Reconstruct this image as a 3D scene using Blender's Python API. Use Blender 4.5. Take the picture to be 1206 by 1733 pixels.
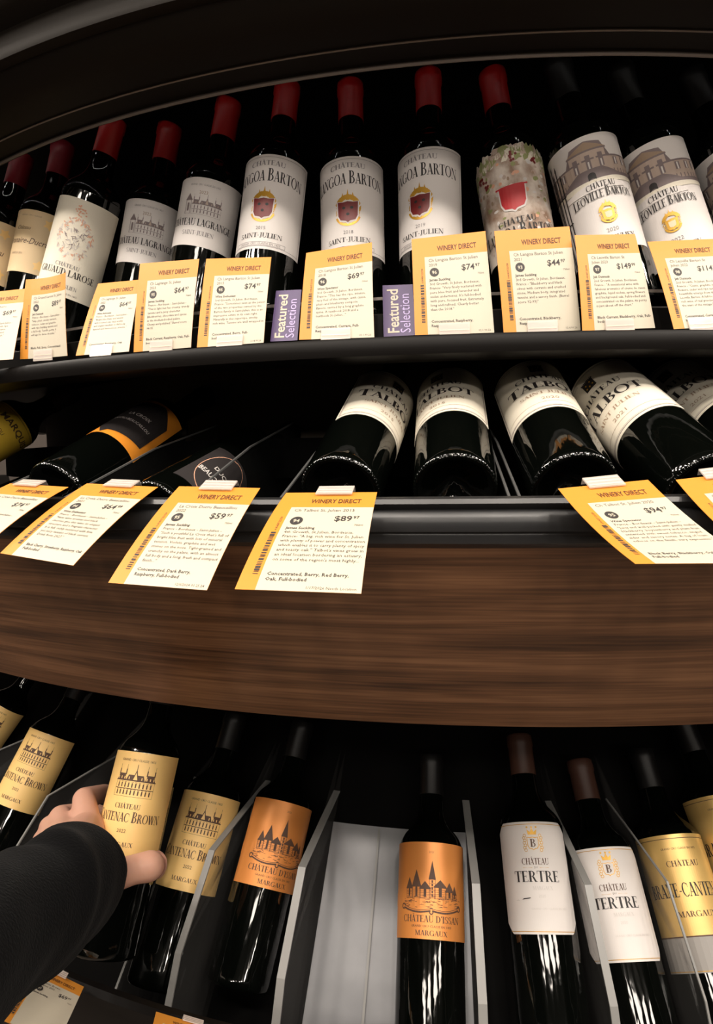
import bpy, bmesh, math, random
from mathutils import Vector, Matrix
from math import sin, cos, pi, radians

for o in list(bpy.data.objects):
    bpy.data.objects.remove(o)
SC = bpy.context.scene
COL = SC.collection
Z0 = 1.5                                   # eye height above the floor
DC = (0.232, 1.863)                        # axis of the round display
V = Vector

# ------------------------------------------------------------------ camera
TH, RO, FPX = -0.078, -0.014, 1100.0
_f = V((0, cos(TH), sin(TH))); _u = V((0, -sin(TH), cos(TH))); _r = V((1, 0, 0))
CR = _r*cos(RO) + _u*sin(RO); CU = -_r*sin(RO) + _u*cos(RO)
cam_d = bpy.data.cameras.new('camera'); cam = bpy.data.objects.new('camera', cam_d); COL.objects.link(cam)
m = Matrix.Identity(4)
for i in range(3):
    m[i][0], m[i][1], m[i][2] = CR[i], CU[i], -_f[i]
m[2][3] = Z0
cam.matrix_world = m
cam_d.sensor_width = 36; cam_d.lens = FPX/1733*36; cam_d.clip_start = 0.02
SC.camera = cam
CAMP = V((0, 0, Z0))

# ------------------------------------------------------------------ world, lamps, exposure
w = bpy.data.worlds.new('store_air'); SC.world = w; w.use_nodes = True
w.node_tree.nodes['Background'].inputs[0].default_value = (1.0, 0.93, 0.85, 1)
w.node_tree.nodes['Background'].inputs[1].default_value = 0.004
vs = SC.view_settings
vs.view_transform = 'Standard'; vs.look = 'None'; vs.gamma = 1; vs.use_curve_mapping = False
vs.exposure = 0.5

def area(name, loc, target, sx, sy, power, col=(1, 0.90, 0.79)):
    d = bpy.data.lights.new(name, 'AREA'); d.shape = 'RECTANGLE'; d.size = sx; d.size_y = sy
    d.energy = power; d.color = col
    o = bpy.data.objects.new(name, d); COL.objects.link(o); o.location = loc
    o.rotation_euler = (V(target)-V(loc)).to_track_quat('-Z', 'Y').to_euler()
    return o
def disc(name, loc, target, size, power, col=(1, 0.90, 0.79)):
    o = area(name, loc, target, size, size, power, col); o.data.shape = 'DISK'; return o
for R, n_, pw, sz in ((2.72, 15, 6.4, 0.14), (2.25, 13, 2.2, 0.13)):   # two rings of ceiling spots round the display
    for i in range(n_):
        ph = radians(-77+154*i/(n_-1))
        disc('ceiling_spot', (DC[0]+R*sin(ph), DC[1]-R*cos(ph), 2.96), (DC[0]+1.1*sin(ph*.6), DC[1]-1.1*cos(ph*.6), 1.2), sz, pw)
for i in range(4):                         # square panels further back in the aisle
    area('ceiling_panel', (-1.5+1.1*i, -2.1, 2.96), (-0.2+0.3*i, 0.7, 1.0), 0.62, 0.30, 7.5)
for i in range(7):
    area('far_ceiling_lamp', (-2.7+0.9*i, -4.2, 2.96), (0.2, 0.8, 1.5), 0.3, 0.3, 8)

# ------------------------------------------------------------------ materials
def mat(name, col, rough=0.5, metal=0.0, spec=0.5, coat=0.0, sheen=0.0, trans=0.0, alpha=1.0, ior=1.5):
    k = bpy.data.materials.new(name); k.use_nodes = True
    b = k.node_tree.nodes['Principled BSDF']
    b.inputs['Base Color'].default_value = (*col, 1); b.inputs['Roughness'].default_value = rough
    b.inputs['Metallic'].default_value = metal; b.inputs['Specular IOR Level'].default_value = spec
    b.inputs['Coat Weight'].default_value = coat; b.inputs['Sheen Weight'].default_value = sheen
    b.inputs['Transmission Weight'].default_value = trans; b.inputs['Alpha'].default_value = alpha
    b.inputs['IOR'].default_value = ior
    return k
def nodes(k): return k.node_tree.nodes, k.node_tree.links, k.node_tree.nodes['Principled BSDF']
def noise_bump(k, scale, strength, dist=0.001, stretch=(1, 1, 1)):
    n, l, b = nodes(k)
    tc = n.new('ShaderNodeTexCoord'); mp = n.new('ShaderNodeMapping'); mp.inputs['Scale'].default_value = stretch
    t = n.new('ShaderNodeTexNoise'); t.inputs['Scale'].default_value = scale; t.inputs['Detail'].default_value = 3
    bp = n.new('ShaderNodeBump'); bp.inputs['Strength'].default_value = strength; bp.inputs['Distance'].default_value = dist
    l.new(tc.outputs['Object'], mp.inputs['Vector']); l.new(mp.outputs[0], t.inputs['Vector'])
    l.new(t.outputs['Fac'], bp.inputs['Height']); l.new(bp.outputs[0], b.inputs['Normal'])
def noise_col(k, scale, c1, c2, stretch=(1, 1, 1), lo=0.35, hi=0.65, coord='Object'):
    n, l, b = nodes(k)
    tc = n.new('ShaderNodeTexCoord'); mp = n.new('ShaderNodeMapping'); mp.inputs['Scale'].default_value = stretch
    t = n.new('ShaderNodeTexNoise'); t.inputs['Scale'].default_value = scale; t.inputs['Detail'].default_value = 6
    r = n.new('ShaderNodeValToRGB'); r.color_ramp.elements[0].position = lo; r.color_ramp.elements[1].position = hi
    r.color_ramp.elements[0].color = (*c1, 1); r.color_ramp.elements[1].color = (*c2, 1)
    l.new(tc.outputs[coord], mp.inputs['Vector']); l.new(mp.outputs[0], t.inputs['Vector'])
    l.new(t.outputs['Fac'], r.inputs['Fac']); l.new(r.outputs[0], b.inputs['Base Color'])

M = {}
M['glass'] = mat('dark_bottle_glass', (0.0012, 0.0016, 0.0012), 0.05, spec=0.8); noise_bump(M['glass'], 55, 0.30, 0.0025, (1, 1, 0.3))
M['red_cap'] = mat('red_foil', (0.42, 0.008, 0.008), 0.4)
M['maroon_cap'] = mat('maroon_foil', (0.26, 0.008, 0.02), 0.4)
M['black_cap'] = mat('black_foil', (0.006, 0.0055, 0.0055), 0.4, spec=0.3)
M['brown_cap'] = mat('brown_foil', (0.055, 0.024, 0.016), 0.45, spec=0.3)
M['white'] = mat('white_paper', (0.74, 0.69, 0.66), 0.6)
M['cream'] = mat('cream_paper', (0.78, 0.66, 0.46), 0.6)
M['tan'] = mat('tan_paper', (0.76, 0.56, 0.32), 0.55)
M['ivory'] = mat('ivory_paper', (0.76, 0.70, 0.58), 0.6)
M['gold_paper'] = mat('gold_paper', (0.92, 0.60, 0.22), 0.45, metal=0.0)
M['yellow_gold'] = mat('yellow_gold_paper', (0.92, 0.60, 0.06), 0.45)
M['brane_gold'] = mat('brass_paper', (0.74, 0.48, 0.16), 0.35, metal=0.35)
M['copper'] = mat('copper_paper', (0.80, 0.30, 0.075), 0.38, metal=0.3)
M['orange'] = mat('orange_paper', (0.85, 0.30, 0.03), 0.4)
M['ink'] = mat('black_ink', (0.02, 0.016, 0.016), 0.6)
M['grey_ink'] = mat('grey_ink', (0.22, 0.20, 0.20), 0.6)
M['brown_ink'] = mat('brown_ink', (0.10, 0.05, 0.03), 0.6)
M['pale_brown_ink'] = mat('pale_brown_ink', (0.36, 0.25, 0.17), 0.6)
M['gold_ink'] = mat('gold_foil', (0.58, 0.31, 0.03), 0.35, metal=0.3)
M['maroon_ink'] = mat('maroon_ink', (0.16, 0.012, 0.012), 0.45)
M['red_ink'] = mat('red_ink', (0.50, 0.025, 0.03), 0.5)
M['leaf_ink'] = mat('leaf_green_ink', (0.28, 0.30, 0.12), 0.6)
M['stone_ink'] = mat('stone_ink', (0.52, 0.40, 0.33), 0.6)
M['slate_ink'] = mat('slate_ink', (0.22, 0.17, 0.17), 0.6)
M['rose_ink'] = mat('rose_ink', (0.72, 0.38, 0.25), 0.6)
M['grey_label'] = mat('grey_label_paper', (0.30, 0.28, 0.26), 0.5)
M['silver_ink'] = mat('silver_ink', (0.62, 0.58, 0.55), 0.5)
M['painted'] = mat('painted_label', (0.5, 0.4, 0.3), 0.6)
noise_col(M['painted'], 55, (0.30, 0.19, 0.13), (0.72, 0.63, 0.55), (1, 1, 0.7), 0.36, 0.62)
M['tag_yellow'] = mat('yellow_card', (0.64, 0.25, 0.03), 0.5)
M['tag_cream'] = mat('cream_card', (0.545, 0.49, 0.385), 0.5)
M['tag_ink'] = mat('tag_ink', (0.035, 0.03, 0.03), 0.6)
M['tag_brown'] = mat('tag_heading_ink', (0.10, 0.035, 0.01), 0.6)
M['tag_grey'] = mat('tag_grey_ink', (0.09, 0.075, 0.065), 0.6)
M['purple'] = mat('purple_card', (0.075, 0.045, 0.13), 0.45)
M['lilac'] = mat('lilac_ink', (0.50, 0.40, 0.68), 0.5)
M['clip'] = mat('clear_clip_plastic', (0.82, 0.74, 0.68), 0.15, coat=0.5, alpha=0.5)
M['clip_line'] = mat('clip_ridge_plastic', (0.78, 0.62, 0.52), 0.2, coat=0.5)
M['trim'] = mat('black_trim', (0.018, 0.018, 0.019), 0.32); noise_bump(M['trim'], 220, 0.06, 0.001)
M['black'] = mat('matt_black', (0.0018, 0.0016, 0.0015), 0.7, spec=0.06)
M['canopy'] = mat('dark_canopy', (0.008, 0.0058, 0.004), 0.65, spec=0.14); noise_bump(M['canopy'], 120, 0.15, 0.001)
M['edge'] = mat('pale_edge_trim', (0.22, 0.19, 0.17), 0.35)  # pale grey trim for the canopy strips and shelf rail
M['back'] = mat('back_board', (0.085, 0.058, 0.036), 0.6)
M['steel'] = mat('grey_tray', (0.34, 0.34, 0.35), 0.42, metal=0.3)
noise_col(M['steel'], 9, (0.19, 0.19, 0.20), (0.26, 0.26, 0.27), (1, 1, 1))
M['acrylic'] = mat('clear_acrylic', (0.30, 0.29, 0.28), 0.05, alpha=0.07)
M['acrylic_edge'] = mat('frosted_acrylic_edge', (0.24, 0.235, 0.225), 0.3)
M['acrylic_dark'] = mat('smoky_acrylic', (0.03, 0.03, 0.03), 0.05, alpha=0.1)
M['acrylic_dim'] = mat('smoky_acrylic_edge', (0.09, 0.09, 0.088), 0.3)
M['skin'] = mat('skin', (0.66, 0.36, 0.26), 0.5); nodes(M['skin'])[2].inputs['Subsurface Weight'].default_value = 0.12
nodes(M['skin'])[2].inputs['Subsurface Radius'].default_value = (0.01, 0.004, 0.002)
noise_bump(M['skin'], 180, 0.25, 0.0008)
M['nail'] = mat('nail', (0.75, 0.48, 0.38), 0.25)
M['fleece'] = mat('black_fleece', (0.003, 0.003, 0.0033), 0.95, spec=0.06, sheen=0.025); noise_bump(M['fleece'], 420, 0.5, 0.002)
M['led'] = mat('led_diode', (1, 1, 1), 0.5)
nodes(M['led'])[2].inputs['Emission Color'].default_value = (1, 0.95, 0.88, 1); nodes(M['led'])[2].inputs['Emission Strength'].default_value = 42
M['shelf_black'] = mat('black_shelf_edge', (0.005, 0.004, 0.0035), 0.45, spec=0.15)
M['floor'] = mat('store_floor', (0.22, 0.18, 0.15), 0.5)
M['ceil'] = mat('store_ceiling', (0.08, 0.075, 0.07), 0.8)
M['wallp'] = mat('store_wall', (0.18, 0.15, 0.13), 0.8)
# walnut laminate: long grain along the curve (UV: metres along, metres up)
k = mat('walnut_laminate', (0.06, 0.04, 0.03), 0.36, spec=0.35); n, l, b = nodes(k)
uv = n.new('ShaderNodeUVMap')
def grain(sc, stx, sty, det, dis):
    mp = n.new('ShaderNodeMapping'); mp.inputs['Scale'].default_value = (stx, sty, 1)
    t = n.new('ShaderNodeTexNoise'); t.inputs['Scale'].default_value = sc; t.inputs['Detail'].default_value = det
    t.inputs['Distortion'].default_value = dis
    l.new(uv.outputs[0], mp.inputs['Vector']); l.new(mp.outputs[0], t.inputs['Vector']); return t
g1 = grain(1.0, 2.6, 55, 5, 0.6); g2 = grain(1.0, 9, 420, 3, 0.0)
mx = n.new('ShaderNodeMath'); mx.operation = 'MULTIPLY_ADD'; mx.inputs[1].default_value = 0.5
l.new(g2.outputs['Fac'], mx.inputs[0]); l.new(g1.outputs['Fac'], mx.inputs[2])
rp = n.new('ShaderNodeValToRGB'); l.new(mx.outputs[0], rp.inputs['Fac'])
rp.color_ramp.elements[0].position = 0.52; rp.color_ramp.elements[0].color = (0.060, 0.025, 0.010, 1)
rp.color_ramp.elements[1].position = 0.95; rp.color_ramp.elements[1].color = (0.27, 0.128, 0.060, 1)
e = rp.color_ramp.elements.new(0.72); e.color = (0.148, 0.065, 0.028, 1)
l.new(rp.outputs[0], b.inputs['Base Color'])
M['wood'] = k

# ------------------------------------------------------------------ helpers
class MB:
    """collects polygons with material slots into ONE mesh object"""
    def __init__(s): s.v = []; s.f = []; s.mi = []; s.mats = []; s.uv = None
    def slot(s, mname):
        if mname not in s.mats: s.mats.append(mname)
        return s.mats.index(mname)
    def poly(s, pts, mname):
        b = len(s.v); s.v += [tuple(p) for p in pts]; s.f.append(tuple(range(b, b+len(pts)))); s.mi.append(s.slot(mname))
    def mesh(s, vs_, fs, mname):
        b = len(s.v); s.v += [tuple(p) for p in vs_]; k = s.slot(mname)
        for f in fs: s.f.append(tuple(i+b for i in f)); s.mi.append(k)
    def grid(s, rows, mname, close_u=False):
        b = len(s.v); nr = len(rows); nc = len(rows[0]); k = s.slot(mname)
        for r in rows: s.v += [tuple(p) for p in r]
        for i in range(nr-1):
            for j in range(nc if close_u else nc-1):
                j2 = (j+1) % nc
                s.f.append((b+i*nc+j, b+i*nc+j2, b+(i+1)*nc+j2, b+(i+1)*nc+j)); s.mi.append(k)
    def box(s, M4, sx, sy, sz, mname, c=(0, 0, 0)):
        P = [M4 @ V((c[0]+x*sx/2, c[1]+y*sy/2, c[2]+z*sz/2)) for x in (-1, 1) for y in (-1, 1) for z in (-1, 1)]
        s.mesh(P, [(0, 1, 3, 2), (4, 6, 7, 5), (0, 4, 5, 1), (2, 3, 7, 6), (0, 2, 6, 4), (1, 5, 7, 3)], mname)
    def build(s, name, parent=None, smooth=False, offset=(0, 0, 0)):
        me = bpy.data.meshes.new(name)
        off = V(offset)
        me.from_pydata([V(p)-off for p in s.v], [], s.f)
        for q in s.mats: me.materials.append(M[q])
        me.polygons.foreach_set('material_index', s.mi)
        if smooth: me.polygons.foreach_set('use_smooth', [True]*len(s.f))
        me.update()
        o = bpy.data.objects.new(name, me); COL.objects.link(o)
        if parent: o.parent = parent
        return o
def tag(o, label, cat, group=None, kind=None):
    if label: o['label'] = label
    if cat: o['category'] = cat
    if group: o['group'] = group
    if kind: o['kind'] = kind
    return o
def empty(name, loc, label, cat, group=None):
    o = bpy.data.objects.new(name, None); COL.objects.link(o); o.location = loc; o.empty_display_size = 0.02
    return tag(o, label, cat, group)
def cyl(R, ph, z): return V((DC[0]+R*sin(ph), DC[1]-R*cos(ph), z+Z0))
def revolve(name, prof, mname, parent, p0=-1.75, p1=1.75, n=168, smooth=True, uv=False, closed=False):
    mb = MB()
    prof = list(prof)+([prof[0]] if closed else [])
    rows = [[cyl(R, p0+(p1-p0)*i/n, z) for i in range(n+1)] for R, z in prof]
    mb.grid(rows, mname)
    o = mb.build(name, parent, smooth)
    if smooth:
        o.data.set_sharp_from_angle(angle=radians(38))
    if uv:
        L = [0]
        for a, b_ in zip(prof, prof[1:]): L.append(L[-1]+math.hypot(b_[0]-a[0], b_[1]-a[1]))
        ul = o.data.uv_layers.new(name='UVMap'); nc = n+1
        for lp in o.data.loops:
            i, j = divmod(lp.vertex_index, nc)
            ul.data[lp.index].uv = ((p0+(p1-p0)*j/n)*1.3, L[i])
    return o

# text: flat triangulated meshes, cached
_tc = {}
def text_mesh(s, bold=False, res=2):
    key = (s, bold, res)
    if key in _tc: return _tc[key]
    c = bpy.data.curves.new('t', 'FONT'); c.body = s; c.resolution_u = res
    if bold: c.offset = 0.018
    o = bpy.data.objects.new('t', c); COL.objects.link(o)
    dg = bpy.context.evaluated_depsgraph_get(); ev = o.evaluated_get(dg); me = ev.to_mesh()
    vs_ = [(v.co.x, v.co.y) for v in me.vertices]; fs = [tuple(p.vertices) for p in me.polygons]
    ev.to_mesh_clear(); bpy.data.objects.remove(o); bpy.data.curves.remove(c)
    w_ = max([v[0] for v in vs_], default=0)
    _tc[key] = (vs_, fs, w_); return _tc[key]

# a serif capital alphabet built from strokes (unit cap height)
T_, H_ = 0.185, 0.05
def _rect(x0, y0, x1, y1): return [(x0, y0), (x1, y0), (x1, y1), (x0, y1)]
def _lin(x0, y0, x1, y1, w): return [(x0, y0), (x0+w, y0), (x1+w, y1), (x1, y1)]
def _arc(cx, cy, rx, ry, a0, a1, wx, wy, n=9):
    out = []
    A = [radians(a0+(a1-a0)*i/n) for i in range(n+1)]
    for a, b_ in zip(A, A[1:]):
        out.append([(cx+rx*cos(a), cy+ry*sin(a)), (cx+rx*cos(b_), cy+ry*sin(b_)), (cx+(rx-wx)*cos(b_), cy+(ry-wy)*sin(b_)), (cx+(rx-wx)*cos(a), cy+(ry-wy)*sin(a))])
    return out
def _ser(x, y, w=0.32): return _rect(x-w/2, y-H_/2 if 0 < y < 1 else (y if y == 0 else 1-H_), x+w/2, (y+H_/2) if 0 < y < 1 else (H_ if y == 0 else 1))
def _stem(x): return [_rect(x, 0, x+T_, 1), _ser(x+T_/2, 0), _ser(x+T_/2, 1)]
GL = {
 'A': ([_lin(.04, 0, .34, 1, .06), _lin(.52, 0, .27, 1, T_), _rect(.14, .28, .56, .33), _ser(.07, 0, .24), _ser(.6, 0, .3)], .74),
 'B': (_stem(.08)+_arc(.3, .755, .27, .245, -90, 90, .14, H_)+_arc(.3, .27, .34, .27, -90, 90, .15, H_)+[_rect(.16, .49, .34, .54), _rect(.16, .95, .32, 1), _rect(.16, 0, .32, .05)], .7),
 'C': (_arc(.44, .5, .42, .52, 48, 312, .16, .05, 16)+[_rect(.70, .66, .74, .96), _rect(.71, .1, .74, .3)], .82),
 'D': (_stem(.08)+_arc(.3, .5, .46, .5, -90, 90, .17, .05, 12)+[_rect(.16, .95, .32, 1), _rect(.16, 0, .32, .05)], .82),
 'E': (_stem(.08)+[_rect(.16, .95, .58, 1), _rect(.16, 0, .6, .05), _rect(.16, .49, .46, .54), _rect(.54, .8, .58, 1), _rect(.56, 0, .6, .2), _rect(.43, .4, .46, .63)], .66),
 'G': (_arc(.44, .5, .42, .52, 48, 330, .16, .05, 16)+[_rect(.70, .66, .74, .96), _rect(.64, .04, .79, .42), _ser(.72, .42, .3)], .88),
 'H': (_stem(.08)+_stem(.6)+[_rect(.16, .49, .68, .54)], .86),
 'I': (_stem(.1), .38),
 'J': ([_rect(.2, .1, .36, 1), _ser(.28, 1)]+_arc(.2, .1, .16, .2, 180, 360, .1, .06), .46),
 'L': (_stem(.08)+[_rect(.16, 0, .58, .05), _rect(.54, 0, .58, .24)], .62),
 'M': ([_rect(.1, 0, .15, 1), _lin(.1, 1, .42, 0, .15)[::-1], _lin(.42, 0, .72, 1, .06), _rect(.72, 0, .88, 1), _ser(.12, 0, .24), _ser(.8, 0, .3), _rect(.0, .95, .2, 1), _rect(.72, .95, .96, 1)], 1.0),
 'N': ([_rect(.1, 0, .15, 1), _lin(.6, 0, .08, 1, .16), _rect(.68, 0, .73, 1), _ser(.12, 0, .26), _ser(.7, 1, .26), _rect(0, .95, .15, 1)], .84),
 'O': (_arc(.45, .5, .43, .52, 0, 360, .16, .05, 22), .9),
 'Q': (_arc(.45, .5, .43, .52, 0, 360, .16, .05, 22)+[_lin(.75, -.2, .4, .08, .12)], .9),
 'R': (_stem(.08)+_arc(.3, .74, .3, .26, -90, 90, .15, H_)+[_rect(.16, .48, .34, .53), _rect(.16, .95, .32, 1), _lin(.56, 0, .32, .5, .17), _ser(.68, 0, .24)], .78),
 'S': (_arc(.32, .745, .25, .265, 40, 270, .12, .05, 12)+_arc(.32, .26, .27, .275, -140, 90, .13, .05, 12)+[_rect(.5, .72, .54, .95), _rect(.06, .05, .1, .3)], .62),
 'T': ([_rect(.28, 0, .28+T_, 1), _ser(.36, 0), _rect(.02, .95, .7, 1), _rect(.02, .74, .06, 1), _rect(.66, .74, .7, 1)], .72),
 'U': ([_rect(.1, .25, .26, 1), _ser(.18, 1, .3), _rect(.64, .25, .69, 1), _ser(.67, 1, .24)]+_arc(.395, .27, .295, .29, 180, 360, .1, .06, 12), .8),
 'V': ([_lin(.32, 0, .04, 1, T_), _lin(.36, 0, .62, 1, .06), _ser(.1, 1, .3), _ser(.66, 1, .22)], .74),
 'W': ([_lin(.28, 0, .03, 1, T_), _lin(.32, 0, .5, 1, .06), _lin(.7, 0, .46, 1, T_), _lin(.75, 0, .97, 1, .06), _ser(.1, 1, .28), _ser(1.0, 1, .22)], 1.1),
 'X': ([_lin(.5, 0, .06, 1, T_), _lin(.06, 0, .56, 1, .06), _ser(.1, 1, .28), _ser(.6, 1, .22), _ser(.08, 0, .22), _ser(.6, 0, .28)], .74),
 'Y': ([_rect(.28, 0, .44, .5), _lin(.28, .46, .02, 1, T_), _lin(.38, .46, .6, 1, .06), _ser(.36, 0), _ser(.1, 1, .26), _ser(.64, 1, .2)], .74),
 '-': ([_rect(.06, .36, .32, .43)], .38), "'": ([_rect(.06, .74, .16, 1.02)], .24), ' ': ([], .34), '.': ([_rect(.05, 0, .17, .12)], .22),
}
GL['^'] = (GL['A'][0]+[_lin(.2, 1.06, .33, 1.24, .06), _lin(.46, 1.06, .33, 1.24, .06)], .74)     # A with circumflex
GL['`'] = (GL['E'][0]+[_lin(.26, 1.06, .42, 1.26, .08)], .66)                                        # E with acute

class Art:
    """flat artwork in metres; emit() maps it through a surface function f(u, v, lift)"""
    def __init__(s): s.it = []
    def poly(s, pts, mname, z=1): s.it.append((list(pts), [tuple(range(len(pts)))], mname, z))
    def rect(s, x0, y0, x1, y1, mname, z=1, seg=0.006):
        n_ = max(1, int(abs(x1-x0)/seg)); vs_ = []; fs = []
        for i in range(n_+1):
            x = x0+(x1-x0)*i/n_; vs_ += [(x, y0), (x, y1)]
            if i: fs.append((2*i-2, 2*i, 2*i+1, 2*i-1))
        s.it.append((vs_, fs, mname, z))
    def line(s, x0, y0, x1, y1, w_, mname, z=1):
        dx, dy = x1-x0, y1-y0; L = math.hypot(dx, dy) or 1; nx, ny = -dy/L*w_/2, dx/L*w_/2
        s.poly([(x0-nx, y0-ny), (x1-nx, y1-ny), (x1+nx, y1+ny), (x0+nx, y0+ny)], mname, z)
    def ell(s, cx, cy, rx, ry, mname, z=1, n=20):
        s.poly([(cx+rx*cos(2*pi*i/n), cy+ry*sin(2*pi*i/n)) for i in range(n)], mname, z)
    def ring(s, cx, cy, rx, ry, w_, mname, z=1, n=24, a0=0, a1=360):
        for q in _arc(cx, cy, rx, ry, a0, a1, w_, w_, n): s.poly(q, mname, z)
    def frame(s, x0, y0, x1, y1, w_, mname, z=1):
        s.rect(x0, y0, x1, y0+w_, mname, z); s.rect(x0, y1-w_, x1, y1, mname, z)
        s.rect(x0, y0, x0+w_, y1, mname, z); s.rect(x1-w_, y0, x1, y1, mname, z)
    def text(s, t, x, y, h, mname, align='c', wid=None, bold=False, z=1, res=2, rot=0, shear=0, maxw=None):
        vs_, fs, w_ = text_mesh(t, bold, res)
        if not vs_: return
        sy = h/0.72; sx = sy if wid is None else wid/w_
        if maxw and w_*sx > maxw: sx = maxw/w_
        ox = {'l': 0, 'c': -w_*sx/2, 'r': -w_*sx}[align]
        P = [(ox+a*sx+shear*b_*sy, b_*sy) for a, b_ in vs_]
        c_, s_ = cos(rot), sin(rot)
        s.it.append(([(x+a*c_-b_*s_, y+a*s_+b_*c_) for a, b_ in P], fs, mname, z))
    def serif(s, t, x, y, h, wid, mname, z=1, arch=0, cap=None):
        """capitals centred on x; arch lifts the middle of the line; cap = scale of the first letter of each word"""
        adv = []; prev = ' '
        for ch in t:
            sc_ = cap if (cap and prev in " -" and ch not in " -") else 1
            adv.append((ch, sc_, GL[ch][1]*sc_)); prev = ch
        tot = sum(a[2] for a in adv); sx = wid/tot; X = -wid/2
        for ch, sc_, a in adv:
            for q in GL[ch][0]:
                P = []
                for px, py in q:
                    xx = X+px*sc_*sx; P.append((x+xx, y+py*sc_*h+arch*(1-(2*xx/wid)**2)))
                s.poly(P, mname, z)
            X += a*sx
    def emit(s, mb, f, lift=0.00016, strip=0.004):
        def clip(P, ax, keep):
            out = []
            for p, q in zip(P, P[1:]+P[:1]):
                a_, b_ = keep(p[0]-ax), keep(q[0]-ax)
                if a_ >= 0: out.append(p)
                if a_*b_ < 0: t = (ax-p[0])/(q[0]-p[0]); out.append((ax, p[1]+(q[1]-p[1])*t))
            return out
        for vs_, fs, mname, z in s.it:
            if len(fs) == 1 and max(p[0] for p in vs_)-min(p[0] for p in vs_) > strip*1.3:
                x0 = min(p[0] for p in vs_); x1 = max(p[0] for p in vs_); n_ = math.ceil((x1-x0)/strip)
                for i in range(n_):
                    xa, xb = x0+(x1-x0)*i/n_, x0+(x1-x0)*(i+1)/n_
                    Q = clip(clip(list(vs_), xa, lambda d: d) if i else list(vs_), xb, lambda d: -d) if i < n_-1 else clip(list(vs_), xa, lambda d: d)
                    if len(Q) > 2: mb.poly([f(a, b_, 0.0001+z*lift) for a, b_ in Q], mname)
                continue
            mb.mesh([f(a, b_, 0.0001+z*lift) for a, b_ in vs_], fs, mname)

# ------------------------------------------------------------------ the setting
def plane(name, pts, mname):
    mb = MB(); mb.poly(pts, mname); return tag(mb.build(name), None, None, kind='structure')
plane('floor', [(-4, -5, 0), (4, -5, 0), (4, 3.5, 0), (-4, 3.5, 0)], 'floor')
plane('ceiling', [(-4, -5, 3.0), (-4, 3.5, 3.0), (4, 3.5, 3.0), (4, -5, 3.0)], 'ceil')
plane('wall_back', [(-4, 3.5, 0), (4, 3.5, 0), (4, 3.5, 3), (-4, 3.5, 3)], 'wallp')

disp = empty('wine_display', (DC[0], DC[1], 0), 'round dark wine display with black shelves, domed canopy and walnut fascia', 'shelf unit')
def part(name, prof, mname, **kw):
    o = revolve(name, prof, mname, None, **kw)
    o.parent = disp; o.matrix_parent_inverse = Matrix.Translation((-DC[0], -DC[1], 0)); return o
part('canopy', [(0.97, .53), (1.18, .52), (1.196, .50), (1.2, .39), (1.2105, .3845), (1.2125, .387), (1.235, .392), (1.262, .395), (1.282, .403), (1.291, .4155), (1.297, .416), (1.301, .4175),
                (1.302, .422), (1.299, .432), (1.302, .443), (1.318, .452), (1.33, .47), (1.332, .56), (1.30, .75), (1.0, .95)], 'canopy')
part('canopy_edge_strip', [(1.2095, .383), (1.2115, .3825), (1.2127, .3842), (1.2120, .3862), (1.2105, .3855)], 'edge', closed=True)
part('canopy_bead', [(1.2335, .3905), (1.2345, .3897), (1.2357, .3905), (1.235, .392)], 'edge', closed=True)
part('back_panel', [(0.985, -.75), (0.985, .53)], 'black')
ls = MB()
for i in range(170):                       # small diodes on the inside of the canopy lip
    ph = -1.1+2.05*i/169; c = cyl(1.1945, ph, .452); t = V((cos(ph), sin(ph), 0))*.0009; u_ = V((0, 0, .0009))
    inn = V((-sin(ph), cos(ph), 0))
    ls.poly([c-t-u_, c+t-u_, c+t+u_, c-t+u_][::-1], 'led')
ls.grid([[cyl(1.1962, -1.12+2.1*i/80, z) for i in range(81)] for z in (.447, .457)], 'black')
lo_ = ls.build('led_strip'); lo_.parent = disp; lo_.matrix_parent_inverse = Matrix.Translation((-DC[0], -DC[1], 0))
part('rear_board', [(1.005, -.02), (1.005, .135)], 'back')
part('upper_shelf', [(0.98, .1455), (1.20, .1455), (1.20, .100), (1.25, .098), (1.254, .0995), (1.2555, .105), (1.2555, .114), (1.2535, .117), (1.208, .1175), (1.207, .1475), (1.204, .1495), (0.98, .1495)], 'shelf_black')
part('shelf_rail', [(1.2045, .1625), (1.2065, .1625), (1.2065, .1655), (1.2045, .1655)], 'edge', closed=True)
part('middle_tray', [(1.350, -.104), (1.33, -.104), (1.20, -.080), (0.99, .005)], 'black')
part('neck_rail', [(1.075, -.02), (1.085, -.02), (1.085, .03), (1.075, .026)], 'black', closed=True)
part('front_trim', [(1.364, -.088), (1.378, -.034), (1.382, -.0285), (1.392, -.027), (1.398, -.0285), (1.400, -.032), (1.3965, -.0345), (1.395, -.0365), (1.3985, -.040), (1.4005, -.046), (1.3995, -.0525),
                    (1.396, -.0545), (1.3965, -.0565), (1.395, -.062), (1.388, -.066), (1.37, -.069)], 'trim')
part('wood_fascia', [(1.387, -.0655), (1.335, -.156), (1.283, -.2465), (1.278, -.248), (1.270, -.243)], 'wood', uv=True, n=200)
part('fascia_back', [(1.270, -.243), (1.32, -.155), (1.345, -.106)], 'black')
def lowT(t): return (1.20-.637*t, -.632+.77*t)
part('shaded_lower_tray', [lowT(-.10), lowT(.36)], 'black')  # tray coloured black to stand for the shade around the bottles
def up(p, d): return (p[0]+.77*d, p[1]+.637*d)
part('lit_tray_part', [up(lowT(-.098), .001), up(lowT(.203), .001)], 'steel', p0=-.253, p1=-.092, n=16)  # tray grey kept only where light falls, cut off at the fascia shadow
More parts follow.
